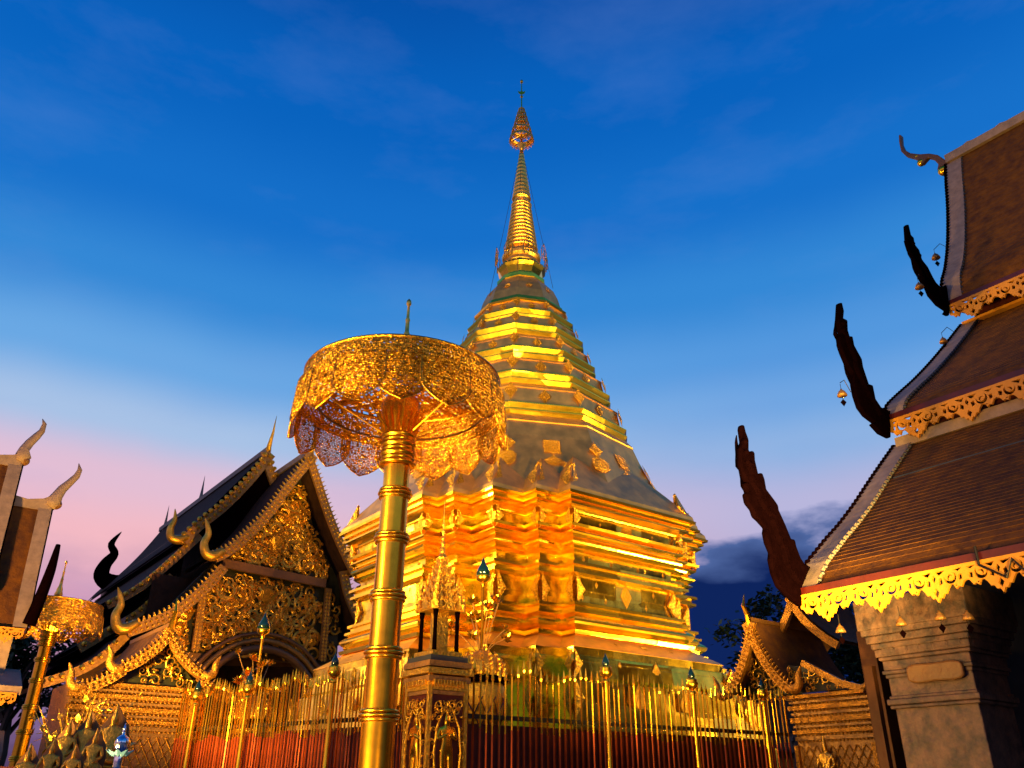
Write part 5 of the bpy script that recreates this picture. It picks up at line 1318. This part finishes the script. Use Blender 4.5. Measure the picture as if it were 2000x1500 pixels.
lvs.build('leaves', M_['goldorn'], gb, kind='stuff')
us = at_y(236, 1462, 6.2)
ur = thing('tiered_urn', 'silver urn with blue enamel tiers at the bottom left', 'urn', (us.x, 6.2, 0), 0); Wu = wm(ur) @ T(0, 0, us.z) @ Matrix.Diagonal((.68, .68, .68, 1)) @ T(0, 0, -us.z); zc = us.z
MB().lathe([(.14, 0), (.12, .1), (.05, .3), (.05, zc-.30)], 16, Wu).build('pedestal', M_['silver'], ur, smooth=True)
MB().lathe([(.04, zc-.34), (.045, zc-.14), (.05, zc-.06), (.035, zc-.02), (.06, zc+.0), (.075, zc+.05), (.06, zc+.10), (.015, zc+.13), (.02, zc+.16), (.003, zc+.24)], 18, Wu).build('urn_body', M_['silver'], ur, smooth=True)
for zr, rr, n in ((zc-.045, .14, 9), (zc-.24, .21, 11)):
    tr = MB()
    for k in range(n):
        a = 2*math.pi*k/n; d = Vector((math.cos(a), math.sin(a), 0)); s_ = Vector((-math.sin(a), math.cos(a), 0))
        tr.add([Wu @ (UP*zr+d*.03), Wu @ (UP*(zr-.0)+d*rr*.6+s_*rr*.3), Wu @ (UP*(zr+.035)+d*rr), Wu @ (UP*zr+d*rr*.6-s_*rr*.3), Wu @ (UP*(zr-.03)+d*rr*.5)], [(0, 1, 4), (1, 2, 4), (2, 3, 4), (3, 0, 4), (0, 3, 2, 1)])
    tr.build('petal_tier', M_['blue'], ur)

# ================================================================== GALLERY BEHIND
ga_ = thing('gallery', 'low dark tiled gallery closing the court behind the stupa', 'building', (0, 36, 0), 0)
A0 = Vector((-2, 36, 0)); A1_ = Vector((26, 33, 0)); dg_ = (A1_-A0).normalized(); ng = Vector((dg_.y, -dg_.x, 0))
MB().add([A0, A1_, A1_+UP*3.4, A0+UP*3.4], [(0, 1, 2, 3)]).build('wall', M_['brown'], ga_)
MB().add([A0+ng*.9+UP*3.1, A1_+ng*.9+UP*3.1, A1_-ng*2.4+UP*5.3, A0-ng*2.4+UP*5.3], [(0, 1, 2, 3)]).build('roof', M_['tile2'], ga_)
MB().bar(A0-ng*2.4+UP*5.35, A1_-ng*2.4+UP*5.35, .25, .2).build('ridge_cap', M_['plaster'], ga_)
for k in range(9):
    p = A0.lerp(A1_, (k+.5)/9)+ng*.7; MB().box(Matrix.Translation(p+UP*1.55), .16, .16, 1.55).build('column', M_['red'], ga_)
# ================================================================== TREES
def tree(x, y, h, cr, seed, label, ztop):
    t = thing('tree', label, 'tree', (x, y, 0), 0, 'trees beyond the halls'); r = random.Random(seed)
    tr = MB(); tr.tube([(x, y, 0), (x+.2, y, h*.4), (x-.1, y+.2, h*.75)], [.28, .2, .1], 8)
    for k in range(9):
        a = r.uniform(0, 6.28); tr.tube([(x, y, h*.35+k*.04*h), (x+cr*.4*math.cos(a), y+cr*.4*math.sin(a), h*.55+k*.04*h), (x+cr*.8*math.cos(a), y+cr*.8*math.sin(a), h*.62+k*.045*h)], [.10, .06, .02], 5)
    tr.build('trunk', M_['bark'], t)
    cb = MB()
    cl = [(r.gauss(0, cr*.42), r.gauss(0, cr*.42), r.uniform(-.5, .5)*cr*1.2) for _ in range(34)]
    for cx_, cy_, cz_ in cl:
        for _ in range(110):
            d = Vector((r.gauss(0, 1), r.gauss(0, 1), r.gauss(0, .8)))*cr*.13
            c = Vector((x+cx_, y+cy_, h*.8+cz_))+d; u = Vector((r.uniform(-1, 1), r.uniform(-1, 1), r.uniform(-.6, .6))).normalized(); v = u.cross(Vector((r.uniform(-1, 1), r.uniform(-1, 1), 1))).normalized(); s = r.uniform(.09, .17)
            cb.add([c-u*s, c+v*s*.5, c+u*s, c-v*s*.5], [(0, 1, 2, 3)])
    me = bpy.data.meshes.new('crown'); inv = wm(t).inverted(); me.from_pydata([tuple(inv @ p) for p in cb.v], [], cb.f); me.materials.append(M_['leaf'])
    link('crown', me, t)
p = at_y(1475, 1215, 30); tree(p.x+.8, 30, 8.2, 1.9, 4, 'dark tree standing behind the right gate pavilion', 0)
p = at_y(70, 1250, 29); tree(p.x-.4, 29, 6.6, 2.0, 9, 'dark bushy tree between the left edge hall and the distant umbrella', 0)
p = at_y(1600, 1230, 27); tree(p.x+1.2, 27, 7.0, 2.0, 15, 'dark tree partly hidden by the right hall eave', 0)
